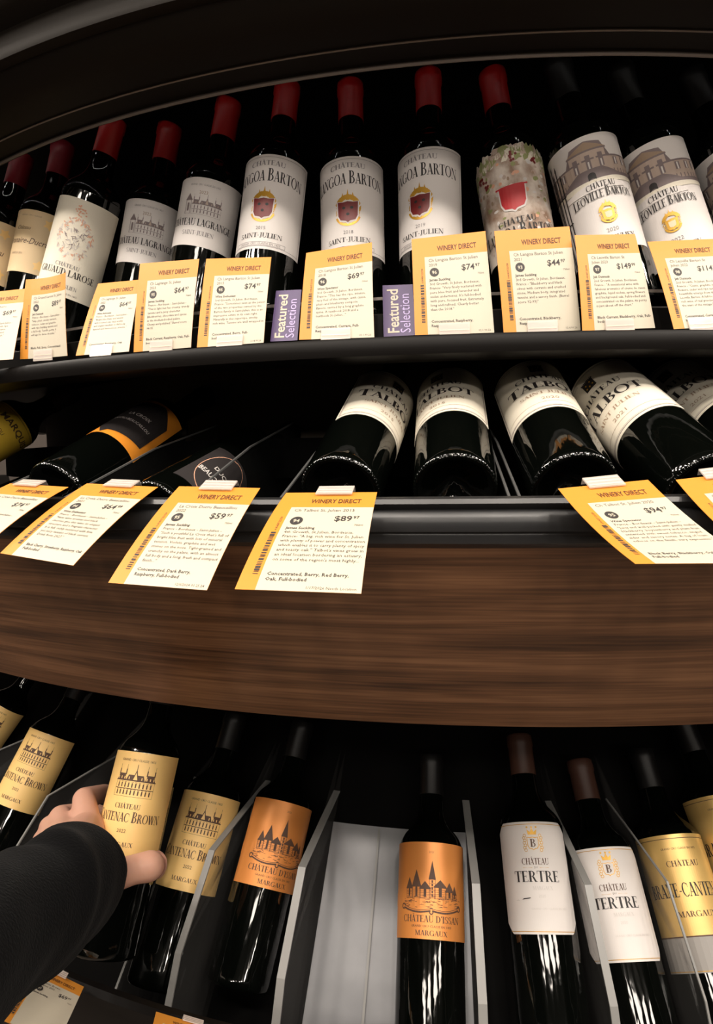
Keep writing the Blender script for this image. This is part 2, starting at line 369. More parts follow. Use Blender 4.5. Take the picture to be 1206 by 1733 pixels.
part('lower_lip', [(1.25, -.72), (1.285, -.655), (1.315, -.552), (1.322, -.543), (1.330, -.541), (1.335, -.546), (1.334, -.556), (1.322, -.566), (1.318, -.60), (1.305, -.70), (1.28, -.80)], 'shelf_black')
part('plinth', [(1.28, -.80), (1.22, -.95), (1.20, -1.5)], 'black')

# ------------------------------------------------------------------ bottles
POSES = {
    'u1': ((-0.5605, 0.9737, 0.1683), (0.2445, 0.096, 0.9649)),
    'u2': ((-0.4741, 0.9466, 0.166), (0.2055, 0.082, 0.9752)),
    'u3': ((-0.4029, 0.8906, 0.1644), (0.3101, -0.0048, 0.9507)),
    'u4': ((-0.3024, 0.9007, 0.158), (0.1947, 0.0463, 0.9798)),
    'u5': ((-0.2113, 0.8436, 0.1601), (0.1907, 0.0582, 0.9799)),
    'u6': ((-0.1107, 0.7879, 0.1662), (0.1114, 0.1645, 0.9801)),
    'u7': ((0.0007, 0.7844, 0.1594), (-0.0034, 0.1521, 0.9884)),
    'u8': ((0.0923, 0.7687, 0.1617), (0.0014, 0.1529, 0.9882)),
    'u9': ((0.2047, 0.7546, 0.1608), (-0.1239, 0.1756, 0.9766)),
    'u10': ((0.299, 0.7331, 0.1617), (-0.2095, 0.1614, 0.9644)),
    'u11': ((0.3843, 0.7381, 0.1619), (-0.2416, 0.1814, 0.9533)),
    'u12': ((0.4814, 0.7322, 0.1629), (-0.2885, 0.2105, 0.934)),
    'm1': ((-0.6318, 0.8835, -0.0308), (0.5717, 0.6483, 0.503)),
    'm2': ((-0.3285, 0.7114, -0.0319), (0.3694, 0.8237, 0.4302)),
    'm4': ((-0.0147, 0.5925, -0.0286), (0.2294, 0.8346, 0.5009)),
    'm5': ((0.0879, 0.5777, -0.0277), (0.1077, 0.8575, 0.503)),
    'm6': ((0.1884, 0.5607, -0.0281), (0.0156, 0.8501, 0.5264)),
    'm7': ((0.2982, 0.5516, -0.0298), (-0.1531, 0.8348, 0.5289)),
    'm8': ((0.3893, 0.5976, -0.0139), (-0.1084, 0.8718, 0.4777)),
    'l1': ((-0.7728, 1.1299, -0.6188), (0.5006, 0.3652, 0.7849)),
    'l2': ((-0.5545, 0.9021, -0.5978), (0.3311, 0.4786, 0.8132)),
    'l3': ((-0.2886, 0.6795, -0.5399), (0.1384, 0.4702, 0.8716)),
    'l4': ((-0.2393, 0.713, -0.6083), (0.2108, 0.5502, 0.808)),
    'l5': ((-0.1423, 0.6965, -0.5953), (0.2165, 0.5724, 0.7909)),
    'l6': ((0.0687, 0.6317, -0.6184), (0.0805, 0.6216, 0.7792)),
    'l7': ((0.1995, 0.6351, -0.5973), (0.0219, 0.6058, 0.7953)),
    'l8': ((0.2931, 0.6229, -0.6222), (-0.0282, 0.6479, 0.7612)),
    'l9': ((0.3816, 0.6353, -0.615), (-0.0411, 0.6425, 0.7652)),
    'l10': ((0.4657, 0.671, -0.5847), (-0.092, 0.6334, 0.7683)),
    'm3': ((-0.2046, 0.6579, -0.0531), (0.3883, 0.8659, 0.3154)),
}
PROF = [(.026, .0005), (.022, .010), (.012, .020), (.004, .029), (.0008, .032), (0, .034), (.0008, .0362), (.004, .0375), (.01, .0378), (.10, .0378), (.186, .0378), (.193, .0374), (.200, .0355), (.207, .0315), (.213, .0262),
        (.220, .0205), (.228, .0168), (.238, .0150), (.262, .0142), (.288, .0140), (.290, .0152), (.298, .0152), (.300, .013), (.300, .0005)]
def smooth_prof(P, a, b_, n=4):
    out = P[:a]
    for i in range(a, b_):
        p0, p1, p2, p3 = P[i-1], P[i], P[i+1], P[i+2]
        for k_ in range(n):
            u = k_/n; out.append(tuple(.5*(2*p1[q]+(p2[q]-p0[q])*u+(2*p0[q]-5*p1[q]+4*p2[q]-p3[q])*u*u+(3*p1[q]-p0[q]-3*p2[q]+p3[q])*u**3) for q in (0, 1)))
    return out+P[b_:]
PROF = smooth_prof(PROF, 10, 18)
CAPP = [(.2525, .0150), (.253, .0154), (.286, .0152), (.2875, .0162), (.2945, .0162), (.297, .0158), (.3003, .0158), (.3012, .0145), (.3012, .0005)]
def frame_of(key, s=0.13):
    B, A = POSES[key]; B = V(B)+V((0, 0, Z0)); A = V(A).normalized()
    c = CAMP-(B+A*s); fr = (c-A*c.dot(A)).normalized(); rt = A.cross(fr)
    if rt.dot(CR) < 0: rt = -rt
    return B, A, fr, rt
def lathe(mb, B, A, fr, rt, prof, mname, n=56):
    rows = [[B+A*s+(fr*cos(2*pi*i/n)+rt*sin(2*pi*i/n))*r for i in range(n)] for s, r in prof]
    mb.grid(rows, mname, True)
def bottle(key, label, group, cap, art, s0, s1, half, rot=0, paper='white', top=None, bot=None, knurl=False, labtxt=None, tall=0.0):
    B, A, fr, rt = frame_of(key)
    root = empty('wine_bottle', B, label, 'wine bottle', group)
    # local frame: z = bottle axis, -y = front
    Rm = Matrix((( rt[0], -fr[0], A[0]), (rt[1], -fr[1], A[1]), (rt[2], -fr[2], A[2])))
    root.rotation_euler = Rm.to_euler()
    o0, az, fy, rx = V((0, 0, 0)), V((0, 0, 1)), V((0, -1, 0)), V((1, 0, 0))
    up_ = lambda P: [(s_+(tall if s_ > .15 else 0), r_) for s_, r_ in P]
    g = MB(); lathe(g, o0, az, fy, rx, up_(PROF), 'glass')
    if knurl:
        for i in range(64):
            a = 2*pi*i/64; d = fy*cos(a)+rx*sin(a); t = az.cross(d)
            c = d*.0358+az*.0012
            g.mesh([c-t*.0007-d*.0018, c+t*.0007-d*.0018, c+t*.0007+d*.0016+az*.0012, c-t*.0007+d*.0016+az*.0012, c-az*.0022], [(0, 1, 4), (1, 2, 4), (2, 3, 4), (3, 0, 4)], 'glass')
    g.build('glass_body', root, True)
    c = MB(); lathe(c, o0, az, fy, rx, up_(CAPP), cap, 32); cp = c.build('capsule', root, True)
    cp['label'] = {'red_cap': 'red foil capsule', 'maroon_cap': 'maroon foil capsule', 'black_cap': 'black foil capsule', 'brown_cap': 'brown foil capsule'}[cap]
    rr = .0378
    def f(u, v, lift=0):
        a = u/rr+rot
        return az*(s0+v)+(fy*cos(a)+rx*sin(a))*(rr+.0003+lift)
    H = s1-s0; W = half*rr; mb = MB(); nc = 48; nr = 6
    rows = []
    for j in range(nr+1):
        row = []
        for i in range(nc+1):
            u = -W+2*W*i/nc; hi = top(u, H, W) if top else H; lo = bot(u, H, W) if bot else 0
            row.append(f(u, lo+(hi-lo)*j/nr))
        rows.append(row)
    mb.grid(rows, paper)
    # a hair of paper thickness round the edge
    edge = rows[0]+[r[-1] for r in rows[1:]]+rows[-1][::-1][1:]+[r[0] for r in rows[::-1]][1:]
    mb.grid([edge, [p-V((p[0], p[1], 0)).normalized()*.0003 for p in edge]], paper)
    a_ = Art(); art(a_, H, W); a_.emit(mb, f)
    lb = mb.build('paper_label', root)
    if labtxt: lb['label'] = labtxt
    return root

rnd = random.Random(7)
# ---- drawings used on the labels
def chateau(a, cx, y, w_, h, mname, roof, wings=True, z=1, windows=7, dark=None):
    """facade with hipped roofs, a central pavilion, chimneys and rows of windows"""
    a.frame(cx-w_/2, y, cx+w_/2, y+h*.5, w_*.006, mname, z)
    for r_ in range(2):
        for i in range(windows):
            x = cx-w_*.46+w_*.92*(i+.5)/windows; yy = y+h*(.06+.22*r_)
            a.rect(x-w_*.016, yy, x+w_*.016, yy+h*.14, mname, z)
            a.line(x-w_*.03, yy+h*.165, x+w_*.03, yy+h*.165, h*.012, mname, z)
    a.rect(cx-w_/2, y+h*.235, cx+w_/2, y+h*.255, mname, z); a.rect(cx-w_*.52, y+h*.48, cx+w_*.52, y+h*.51, mname, z)
    for (x0, x1, hh) in ((-.5, -.24, .2), (-.24, .24, .17), (.24, .5, .2)):
        xa, xb = cx+w_*x0, cx+w_*x1
        a.poly([(xa, y+h*.5), (xb, y+h*.5), (xb-w_*.05, y+h*(.5+hh)), (xa+w_*.05, y+h*(.5+hh))], roof, z)
        for i in range(3):
            x = xa+(xb-xa)*(i+.5)/3; a.rect(x-w_*.012, y+h*.53, x+w_*.012, y+h*.61, 'gold_paper' if roof != 'slate_ink' else 'stone_ink', z+1)
    a.poly([(cx-w_*.08, y+h*.5), (cx+w_*.08, y+h*.5), (cx, y+h*.86)], mname, z)
    a.poly([(cx-w_*.055, y+h*.52), (cx+w_*.055, y+h*.52), (cx, y+h*.76)], 'gold_paper' if roof != 'slate_ink' else 'stone_ink', z+1)
    a.line(cx, y+h*.84, cx, y+h, h*.02, mname, z)
    for x in (-.46, -.27, .27, .46):
        a.rect(cx+w_*x-w_*.014, y+h*.66, cx+w_*x+w_*.014, y+h*.84, mname, z)
        a.line(cx+w_*x, y+h*.8, cx+w_*x, y+h*.98, w_*.006, mname, z)
def mantling(a, cx, cy, s, mname, z=1, seed=1):
    r_ = random.Random(seed)
    for i in range(34):
        t = 2*pi*i/34; R = s*(.62+.12*r_.random()); x = cx+R*cos(t)*.86; y = cy+R*sin(t)*.95
        if -2.3 < t-2*pi*(t > pi) < -.85 and R > .68*s: continue
        q = t+r_.uniform(.4, 1.2); L = s*r_.uniform(.16, .26)
        a.poly([(x-L*.5*cos(q), y-L*.5*sin(q)), (x+L*.2*sin(q), y-L*.2*cos(q)), (x+L*.6*cos(q), y+L*.6*sin(q)), (x-L*.2*sin(q), y+L*.2*cos(q))], mname, z)
    for i in range(14):
        t = radians(25+130*i/13); a.ell(cx+s*.55*cos(t), cy+s*.12+s*.60*sin(t), s*.15, s*.13, mname, z, 8)
    for x, h in ((-.26, .95), (0, 1.12), (.26, .95)):
        a.poly([(cx+x*s-.1*s, cy+.55*s), (cx+x*s+.1*s, cy+.55*s), (cx+x*s, cy+h*s)], mname, z)
    a.ring(cx, cy-.12*s, .68*s, .70*s, .13*s, mname, z, 16, 200, 340)
def shield(a, cx, cy, s, mname, z=1):
    P = [(-.5, .5), (-.25, .46), (0, .5), (.25, .46), (.5, .5), (.47, -.2), (.36, -.42), (.1, -.48), (0, -.56), (-.1, -.48), (-.36, -.42), (-.47, -.2)]
    a.poly([(cx+x*s, cy+y*s) for x, y in P], mname, z)
def small(a, t, x, y, h, mname, wid=None): a.text(t, x, y, h, mname, wid=wid, res=1)

def art_langoa(year, line='ink'):
    def f(a, H, W):
        a.frame(-W+.004, .003, W-.004, H-.003, .0004, 'grey_ink')
        a.serif('CH^TEAU', 0, H*.872, .0058, .042, 'grey_ink', arch=.0014)
        a.serif('LANGOA BARTON', 0, H*.690, .0128, .090, 'ink', arch=.003, cap=1.2)
        mantling(a, 0, H*.44, .0225, 'gold_ink', 1, 5)
        shield(a, 0, H*.425, .0262, 'white', 2); shield(a, 0, H*.43, .0235, 'maroon_ink', 3)
        for x, y in ((-.0045, .004), (.0045, .004), (0, -.0035)): a.ell(x, H*.43+y, .0019, .0017, 'ink', 4, 10)
        a.text(year, 0, H*.20, .0042, 'grey_ink'); a.serif('SAINT-JULIEN', 0, H*.118, .0056, .052, 'ink')
        a.frame(-.031, H*.035, .031, H*.075, .0004, 'grey_ink'); small(a, 'GRAND CRU CLASSE EN 1855', 0, H*.045, .0024, 'grey_ink', .05)
    return f
def art_langoa_painted(a, H, W):
    r_ = random.Random(3)
    for i in range(150):
        u = r_.uniform(-W, W); v = r_.uniform(H*.02, H*.86); c_ = r_.choice(['stone_ink', 'rose_ink', 'leaf_ink', 'silver_ink', 'white', 'pale_brown_ink'])
        a.ell(u, v, r_.uniform(.0012, .004), r_.uniform(.001, .003), c_, 1, 7)
    for i in range(70):                    # vine leaves and grapes along the ragged top
        u = -W+2*W*(i+r_.random())/70; v = H*(.86+.1*r_.random())-.012*(abs(u)/W)**2; q = r_.random()*6.3; L = .0055
        a.poly([(u+L*cos(q+k_*1.257)*(1 if k_ % 2 else .6), v+L*sin(q+k_*1.257)*(1 if k_ % 2 else .6)) for k_ in range(5)], r_.choice(['leaf_ink', 'leaf_ink', 'stone_ink', 'ivory']), 2)
    for u0, v0 in ((-.036, .80), (-.030, .72), (.03, .82), (.006, .86)):
        for i in range(9): a.ell(u0+r_.uniform(-.004, .004), H*v0+r_.uniform(-.006, .006), .0016, .0016, 'maroon_ink', 3, 8)
    shield(a, 0, H*.50, .031, 'white', 4); shield(a, 0, H*.505, .028, 'red_ink', 5)
    a.rect(-.0175, H*.60, .0175, H*.615, 'red_ink', 5)
    a.serif('CH^TEAU', 0, H*.27, .0065, .042, 'ink', 5); a.serif('LANGOA BARTON', 0, H*.16, .0115, .086, 'ink', 5, cap=1.2)
def art_leoville(year):
    def f(a, H, W):
        # the house across the top of the label
        a.rect(-W, H*.64, W, H*.79, 'stone_ink', 1); a.rect(-W, H*.785, W, H*.80, 'slate_ink', 2)
        a.poly([(-.024, H*.80), (.024, H*.80), (.016, H*.93), (0, H*.955), (-.016, H*.93)], 'slate_ink', 1)
        a.rect(-.019, H*.74, .019, H*.865, 'stone_ink', 2); a.rect(-.021, H*.862, .021, H*.877, 'slate_ink', 3)
        a.poly([(-.021, H*.877), (.021, H*.877), (0, H*.945)], 'pale_brown_ink', 3)
        for x in (-.050, -.040, -.029, -.013, 0, .013, .029, .040, .050):
            a.rect(x-.0025, H*.71, x+.0025, H*.775 if abs(x) > .02 else H*.83, 'slate_ink', 3)
            a.rect(x-.0008, H*.71, x+.0008, H*.77, 'white', 4)
        a.poly([(-W, H*.64), (-.03, H*.64), (-.012, H*.71), (.012, H*.71), (.03, H*.64), (W, H*.64), (W, H*.60), (-W, H*.60)], 'slate_ink', 2)
        for i in range(26):
            x = -W+2*W*i/25; a.rect(x-.0006, H*.625, x+.0006, H*.675, 'slate_ink', 3)
        a.rect(-.004, H*.61, .004, H*.65, 'ink', 4); a.ell(0, H*.65, .004, H*.026, 'ink', 4)
        a.poly([(-W, H*.57), (W, H*.57), (W, H*.60), (.02, H*.615), (-.02, H*.615), (-W, H*.60)], 'ivory', 3)
        P = [(-.032+.064*i/12, H*(.555+.035*sin(pi*i/12))) for i in range(13)]
        a.poly([(-.032, H*.52)]+P+[(.032, H*.52)], 'white', 4)
        for i, (x, t) in enumerate(((-.052, .80), (-.046, .90), (-.0435, .82), (-.038, .86), (-.033, .76))):
            a.rect(x-.0009, 0, x+.0009, H*t, 'ink', 5); a.poly([(x-.0015, H*t), (x+.0015, H*t), (x, H*(t+.05))], 'ink', 5)
        a.rect(-.054, H*.60, -.031, H*.612, 'ink', 5); a.rect(-.054, H*.36, -.031, H*.37, 'ink', 5)
        a.serif('CH^TEAU', .006, H*.53, .0062, .03, 'ink', 6, arch=.001)
        a.serif('L`OVILLE BARTON', .006, H*.425, .0088, .064, 'ink', 6, arch=.0035, cap=1.2)
        mantling(a, .006, H*.31, .0135, 'gold_ink', 5, 8); shield(a, .006, H*.295, .0125, 'gold_ink', 6); shield(a, .006, H*.295, .007, 'cream', 7)
        a.text(year, .006, H*.15, .0045, 'grey_ink'); a.serif('SAINT-JULIEN', .006, H*.075, .0056, .044, 'ink')
    return f
def art_lagrange(year):
    def f(a, H, W):
        small(a, 'GRAND CRU CLASSE EN 1855', 0, H*.88, .0024, 'grey_ink', .038); a.text(year, 0, H*.76, .0040, 'pale_brown_ink')
        chateau(a, .006, H*.46, .036, H*.30, 'slate_ink', 'slate_ink', windows=8)
        a.rect(-.021, H*.46, -.013, H*.66, 'silver_ink', 2); a.frame(-.021, H*.46, -.013, H*.66, .0005, 'slate_ink', 3)
        a.poly([(-.022, H*.66), (-.012, H*.66), (-.017, H*.76)], 'slate_ink', 3); a.rect(-.0182, H*.5, -.0158, H*.62, 'slate_ink', 3)
        a.serif('CH^TEAU LAGRANGE', 0, H*.295, .0085, .084, 'ink'); a.serif('SAINT-JULIEN', 0, H*.16, .0052, .04, 'grey_ink')
    return f
def art_larose(a, H, W):
    r_ = random.Random(11)
    for i in range(120):
        t = r_.random()*6.283; R = r_.uniform(.0165, .0225); x, y = R*cos(t), H*.60+R*1.15*sin(t); q = r_.random()*3; L = .0026
        a.poly([(x-L*cos(q), y-L*sin(q)), (x+L*.35*sin(q), y-L*.35*cos(q)), (x+L*cos(q), y+L*sin(q)), (x-L*.35*sin(q), y+L*.35*cos(q))], r_.choice(['rose_ink', 'stone_ink', 'silver_ink']), 1)
    for i in range(60):
        x, y = r_.uniform(-.012, .012), H*.59+r_.uniform(-.012, .012); q = r_.random()*3; L = .0025
        a.line(x-L*cos(q), y-L*sin(q), x+L*cos(q), y+L*sin(q), .0006, 'slate_ink' if i % 2 else 'silver_ink', 2)
    for i in range(26):
        t = r_.random()*6.283; x, y = .0085*cos(t)*r_.random(), H*.88+.008*sin(t)*r_.random(); a.ell(x, y, .0012, .0009, 'rose_ink', 1, 7)
    a.serif('CH^TEAU', 0, H*.30, .0048, .03, 'grey_ink'); a.serif('GRUAUD LAROSE', 0, H*.215, .0082, .074, 'ink')
    a.serif('SAINT-JULIEN', 0, H*.09, .0046, .036, 'grey_ink'); small(a, 'GRAND CRU CLASSE EN 1855', 0, H*.03, .0022, 'grey_ink', .04)
def art_branaire(a, H, W):
    a.text('Château', -.008, H*.68, .0055, 'brown_ink', shear=.3, wid=.022); a.text('Branaire-Ducru', -.002, H*.46, .0085, 'brown_ink', shear=.3, wid=.062)
    small(a, 'SAINT-JULIEN', -.012, H*.28, .003, 'pale_brown_ink', .02); small(a, 'GRAND CRU CLASSE', 0, H*.9, .002, 'pale_brown_ink', .03)
    for cx, cy, q in ((.026, H*.82, .5), (.022, H*.14, -.4), (-.036, H*.8, 1), (.03, H*.16, .9)):
        a.poly([(cx+.008*cos(q+t*.628)*(1 if t % 2 else .55), cy+.008*sin(q+t*.628)*(1 if t % 2 else .55)) for t in range(10)], 'gold_paper', 1)
def art_brown(a, H, W):
    small(a, 'GRAND CRU CLASSE 1855', 0, H*.905, .0026, 'brown_ink', .042)
    chateau(a, .002, H*.555, .046, H*.32, 'brown_ink', 'brown_ink', windows=10)
    a.serif('CH^TEAU', 0, H*.44, .0052, .030, 'brown_ink'); a.serif('CANTENAC BROWN', 0, H*.315, .0092, .082, 'brown_ink', cap=1.2)
    a.text('2022', 0, H*.215, .0038, 'brown_ink'); a.serif('MARGAUX', 0, H*.085, .0046, .032, 'brown_ink')
def art_issan(a, H, W):
    a.rect(-W, H*.32, W, H*.46, 'copper', 1); r_ = random.Random(2)
    small(a, '2021', 0, H*.88, .0022, 'brown_ink')
    for x, w_, h, cone in ((-.026, .008, .50, .62), (-.017, .010, .52, .70), (-.007, .012, .50, .58), (.001, .007, .60, .80), (.010, .014, .52, .60), (.021, .010, .48, .58), (.028, .006, .46, .55)):
        a.frame(x-w_/2, H*.40, x+w_/2, H*h, .0004, 'brown_ink', 2)
        a.poly([(x-w_*.58, H*h), (x+w_*.58, H*h), (x, H*cone)], 'brown_ink', 2)
        for i in range(5):
            yy = H*(.41+(h-.42)*i/5); a.line(x-w_/2, yy, x+w_/2, yy+.0004, .0003, 'brown_ink', 2)
            a.rect(x-w_*.12, yy+.001, x+w_*.12, yy+.0035, 'brown_ink', 2)
    for i in range(90):
        x, y = r_.uniform(-.034, .034), r_.uniform(H*.31, H*.43); a.line(x, y, x+r_.uniform(.001, .005), y+r_.uniform(-.0006, .0006), .0004, 'brown_ink', 2)
    for sgn in (-1, 1):                   # scrollwork under the castle
        P = [(sgn*(.001+.032*i/12), H*(.285-.028*sin(pi*i/12)+.03*(i/12))) for i in range(13)]
        for p, q in zip(P, P[1:]): a.line(*p, *q, .0030, 'brown_ink', 3)
        for p, q in zip(P, P[1:]): a.line(p[0], p[1]+.0006, q[0], q[1]+.0006, .0008, 'copper', 4)
        a.ring(sgn*.034, H*.32, .003, .003, .0012, 'brown_ink', 3, 12)
    a.ring(0, H*.275, .0026, .0035, .0012, 'brown_ink', 3, 12)
    a.serif("CH^TEAU D'ISSAN", 0, H*.165, .0064, .068, 'brown_ink'); small(a, 'GRAND CRU CLASSE EN 1855', 0, H*.115, .0022, 'brown_ink', .046)
    a.serif('MARGAUX', 0, H*.035, .0048, .036, 'brown_ink')
def art_tertre(a, H, W):
    a.line(-W*.86, H-.0028, W*.86, H-.0028, .0006, 'gold_ink'); a.rect(-W*.84, .0022, W*.84, .0028, 'gold_ink')
    c = 'gold_ink'
    shield(a, 0, H*.795, .013, c, 1); shield(a, 0, H*.795, .0115, 'white', 2); a.serif('B', 0, H*.76, .0082, .0065, 'brown_ink', 3)
    for sgn in (-1, 1):
        for i in range(7): a.ring(sgn*(.0085+.001*(i % 2)), H*.795-.007+.0025*i, .0018, .0018, .0006, c, 1, 9)
    a.poly([(-.0045, H*.875), (.0045, H*.875), (.0055, H*.925), (.002, H*.90), (0, H*.94), (-.002, H*.90), (-.0055, H*.925)], c, 1)
    for x in (-.005, 0, .005): a.ell(x, H*.945, .0011, .0011, c, 2, 9)
    a.serif('CH^TEAU', 0, H*.60, .0064, .030, 'brown_ink'); small(a, 'DU', 0, H*.565, .002, 'brown_ink'); a.rect(-.014, H*.57, -.004, H*.573, 'gold_ink'); a.rect(.004, H*.57, .014, H*.573, 'gold_ink')
    a.serif('TERTRE', 0, H*.445, .0108, .051, 'ink'); a.serif('MARGAUX', .005, H*.375, .0036, .022, 'silver_ink'); a.text('2020', .003, H*.31, .0028, 'silver_ink')
    small(a, 'GRAND CRU CLASSE EN 1855', .010, H*.205, .0020, 'silver_ink', .04)
def art_tertre_torn(a, H, W):
    art_tertre(a, H, W)
    a.poly([(-.019, H*.292), (-.010, H*.302), (-.009, H*.310), (-.017, H*.305)], 'ink', 3); a.poly([(-.027, H*.285), (-.024, H*.295), (-.021, H*.28)], 'silver_ink', 3)
def art_brane(a, H, W):
    a.rect(-W, 0, W, H*.24, 'grey_label', 1); a.rect(-W, .0012, W, .0018, 'gold_ink', 2); a.rect(-W, H*.24, W, H*.25, 'brown_ink', 2)
    a.rect(-W+.003, H*.965, W-.003, H*.97, 'brown_ink'); small(a, 'GRAND CRU CLASSE EN 1855', 0, H*.88, .0022, 'brown_ink', .04)
    a.serif('CH^TEAU', 0, H*.75, .006, .036, 'brown_ink'); a.serif('BRANE-CANTENAC', 0, H*.525, .0135, .092, 'ink'); a.serif('MARGAUX', 0, H*.38, .0055, .042, 'brown_ink')
def art_talbot(year):
    def f(a, H, W):
        a.frame(-W+.003, .003, W-.003, H-.003, .0008, 'slate_ink'); a.frame(-W+.0048, .0048, W-.0048, H-.0048, .0003, 'slate_ink')
        x, y, s = 0, H*.80, .0135
        a.rect(-s/2, y-s/2, s/2, y+s/2, 'ink', 1)
        for i in range(9): a.poly([(-s/2+s*i/8-.001, y+s*.5), (-s/2+s*i/8+.001, y+s*.5), (-s/2+s*i/8, y+s*.68)], 'ink', 1)
        for px, py in ((-.003, .002), (.0025, .003), (0, -.003), (.004, -.002), (-.004, -.003)): a.ell(px, y+py, .0009, .0012, 'gold_ink', 2, 8)
        small(a, 'GRAND CRU CLASSE', -.022, H*.92, .0018, 'grey_ink', .025)
        a.serif('CH^TEAU', 0, H*.585, .0075, .052, 'ink', arch=.001); a.serif('TALBOT', 0, H*.40, .0125, .078, 'ink', cap=1.25)
        a.serif('SAINT JULIEN', 0, H*.27, .0050, .056, 'pale_brown_ink', arch=.001); a.text(year, 0, H*.165, .0048, 'pale_brown_ink', wid=.017)
        a.rect(-W+.008, H*.12, W-.008, H*.124, 'pale_brown_ink')
    return f
def art_marquis(a, H, W):
    a.frame(-W+.003, .003, W-.003, H-.003, .0004, 'brown_ink')
    a.text('CLOS DU', -.008, H*.62, .006, 'brown_ink', wid=.03); a.text('MARQUIS', .012, H*.80, .0095, 'brown_ink', wid=.066, bold=True)
    a.text('SAINT-JULIEN', 0, H*.4, .005, 'brown_ink', wid=.05); a.text('2021', 0, H*.2, .0045, 'brown_ink')
def art_croix(a, H, W):
    P = [(-W*.78, H*.25), (-W*.30, H*.08), (W*.78, H*.16), (W*.78, H*.80), (W*.30, H*.955), (-W*.78, H*.88)]
    n_ = 10; Q = []
    for p, q in zip(P, P[1:]+P[:1]):
        Q += [(p[0]+(q[0]-p[0])*i/n_, p[1]+(q[1]-p[1])*i/n_) for i in range(n_)]
    x0 = [-W*.78+W*1.56*i/14 for i in range(15)]
    def ylo(x): return H*(.25-.17*(x+W*.78)/(W*.32)) if x < -W*.30 else H*(.08+.08*(x+W*.30)/(W*.92))
    def yhi(x): return H*(.88+.075*(x+W*.78)/(W*.92)) if x < W*.30 else H*(.955-.155*(x-W*.30)/(W*.32))
    vs_ = []; fs = []
    for i, x in enumerate(x0):
        vs_ += [(x, ylo(x)), (x, yhi(x))]
        if i: fs.append((2*i-2, 2*i, 2*i+1, 2*i-1))
    a.it.append((vs_, fs, 'ink', 2))
    a.text('LA CROIX', 0, H*.55, .006, 'silver_ink', wid=.03, z=3); a.text('DUCRU-BEAUCAILLOU', 0, H*.40, .0048, 'silver_ink', wid=.05, z=3)
def art_ducru(a, H, W):
    a.ring(0, H*.5, W*.8, H*.46, .0008, 'rose_ink', 1, 40)
    a.text('DUCRU', 0, H*.52, .006, 'silver_ink', wid=.028, bold=True, z=2); a.text('BEAUCAILLOU', 0, H*.34, .0075, 'silver_ink', wid=.05, bold=True, z=2)
chamf = lambda u, H, W: H-max(0, abs(u)-(W-.0105))
chamfb = lambda u, H, W: max(0, abs(u)-(W-.0105))
ragged = lambda u, H, W: H*(.965+.018*sin(u*420)+.014*sin(u*910+1))-.010*(abs(u)/W)**3

U, MI, LO = 'bottles standing on the upper shelf', 'bottles lying on the middle shelf', 'bottles leaning on the lower shelf'
D = radians
bottle('u1', 'wine bottle with tan label cut off by left edge of upper shelf', U, 'maroon_cap', art_branaire, .099, .186, D(80), D(-36), 'tan')
bottle('u2', 'tan label bottle with script lettering, second from left on upper shelf', U, 'maroon_cap', art_branaire, .099, .186, D(80), D(-36), 'tan')
bottle('u3', 'red capped bottle with ivory label and orange wreath crest on upper shelf', U, 'red_cap', art_larose, .058, .182, D(82), D(-14), 'ivory')
bottle('u4', 'red capped bottle, white mansion label, the lower and left one of that pair', U, 'red_cap', art_lagrange('2022'), .103, .186, D(80), D(-15), 'white')
bottle('u5', 'red capped bottle, white mansion label dated 2023, just left of the shields', U, 'red_cap', art_lagrange('2023'), .103, .186, D(80), D(-17), 'white')
bottle('u6', 'red capped bottle with gold and maroon crest label dated 2015', U, 'red_cap', art_langoa('2015'), .072, .186, D(85), D(-19), 'white')
bottle('u7', 'red capped bottle with gold and maroon crest label dated 2018', U, 'red_cap', art_langoa('2018'), .071, .186, D(85), D(-8), 'white')
bottle('u8', 'red capped bottle with gold and maroon crest label dated 2019', U, 'red_cap', art_langoa('2019'), .071, .186, D(85), D(-19), 'white')
bottle('u9', 'red capped bottle with painted vine label and bright red shield', U, 'red_cap', art_langoa_painted, .060, .189, D(84), D(0), 'painted', top=ragged)
bottle('u10', 'black capped bottle with drawn manor and iron gate label dated 2020', U, 'black_cap', art_leoville('2020'), .056, .186, D(86), D(6), 'white')
bottle('u11', 'black capped bottle with drawn manor and iron gate label dated 2022', U, 'black_cap', art_leoville('2022'), .050, .186, D(86), D(-6), 'white')
bottle('u12', 'black capped bottle with iron gate label cut off at right edge', U, 'black_cap', art_leoville('2022'), .050, .186, D(86), D(-4), 'white')

bottle('m1', 'lying bottle with yellow gold label at left edge of middle shelf', MI, 'brown_cap', art_marquis, .085, .19, D(88), D(-2), 'yellow_gold', knurl=True)
bottle('m2', 'lying bottle with black and orange label on middle shelf', MI, 'black_cap', art_croix, .085, .185, D(66), D(-38), 'orange', knurl=True)
bottle('m3', 'lying black label bottle low behind the $59.97 tag with pale lettering', MI, 'black_cap', art_ducru, .03, .115, D(52), D(4), 'ink', knurl=True)
bottle('m4', 'lying cream label bottle above the $89.97 tag, left of the middle pair', MI, 'black_cap', art_talbot('2015'), .084, .19, D(80), D(18), 'ivory', knurl=True)
bottle('m5', 'lying cream label bottle leaning right of its twin in the middle pair', MI, 'black_cap', art_talbot('2015'), .084, .19, D(88), D(-22), 'ivory', knurl=True)
bottle('m6', 'lying cream label bottle, leftmost of the three at right, rolled sideways', MI, 'black_cap', art_talbot('2020'), .084, .19, D(88), D(25), 'ivory', knurl=True)
bottle('m7', 'lying cream label bottle dated 2021, middle of the three at right', MI, 'black_cap', art_talbot('2021'), .084, .19, D(88), D(-8), 'ivory', knurl=True)
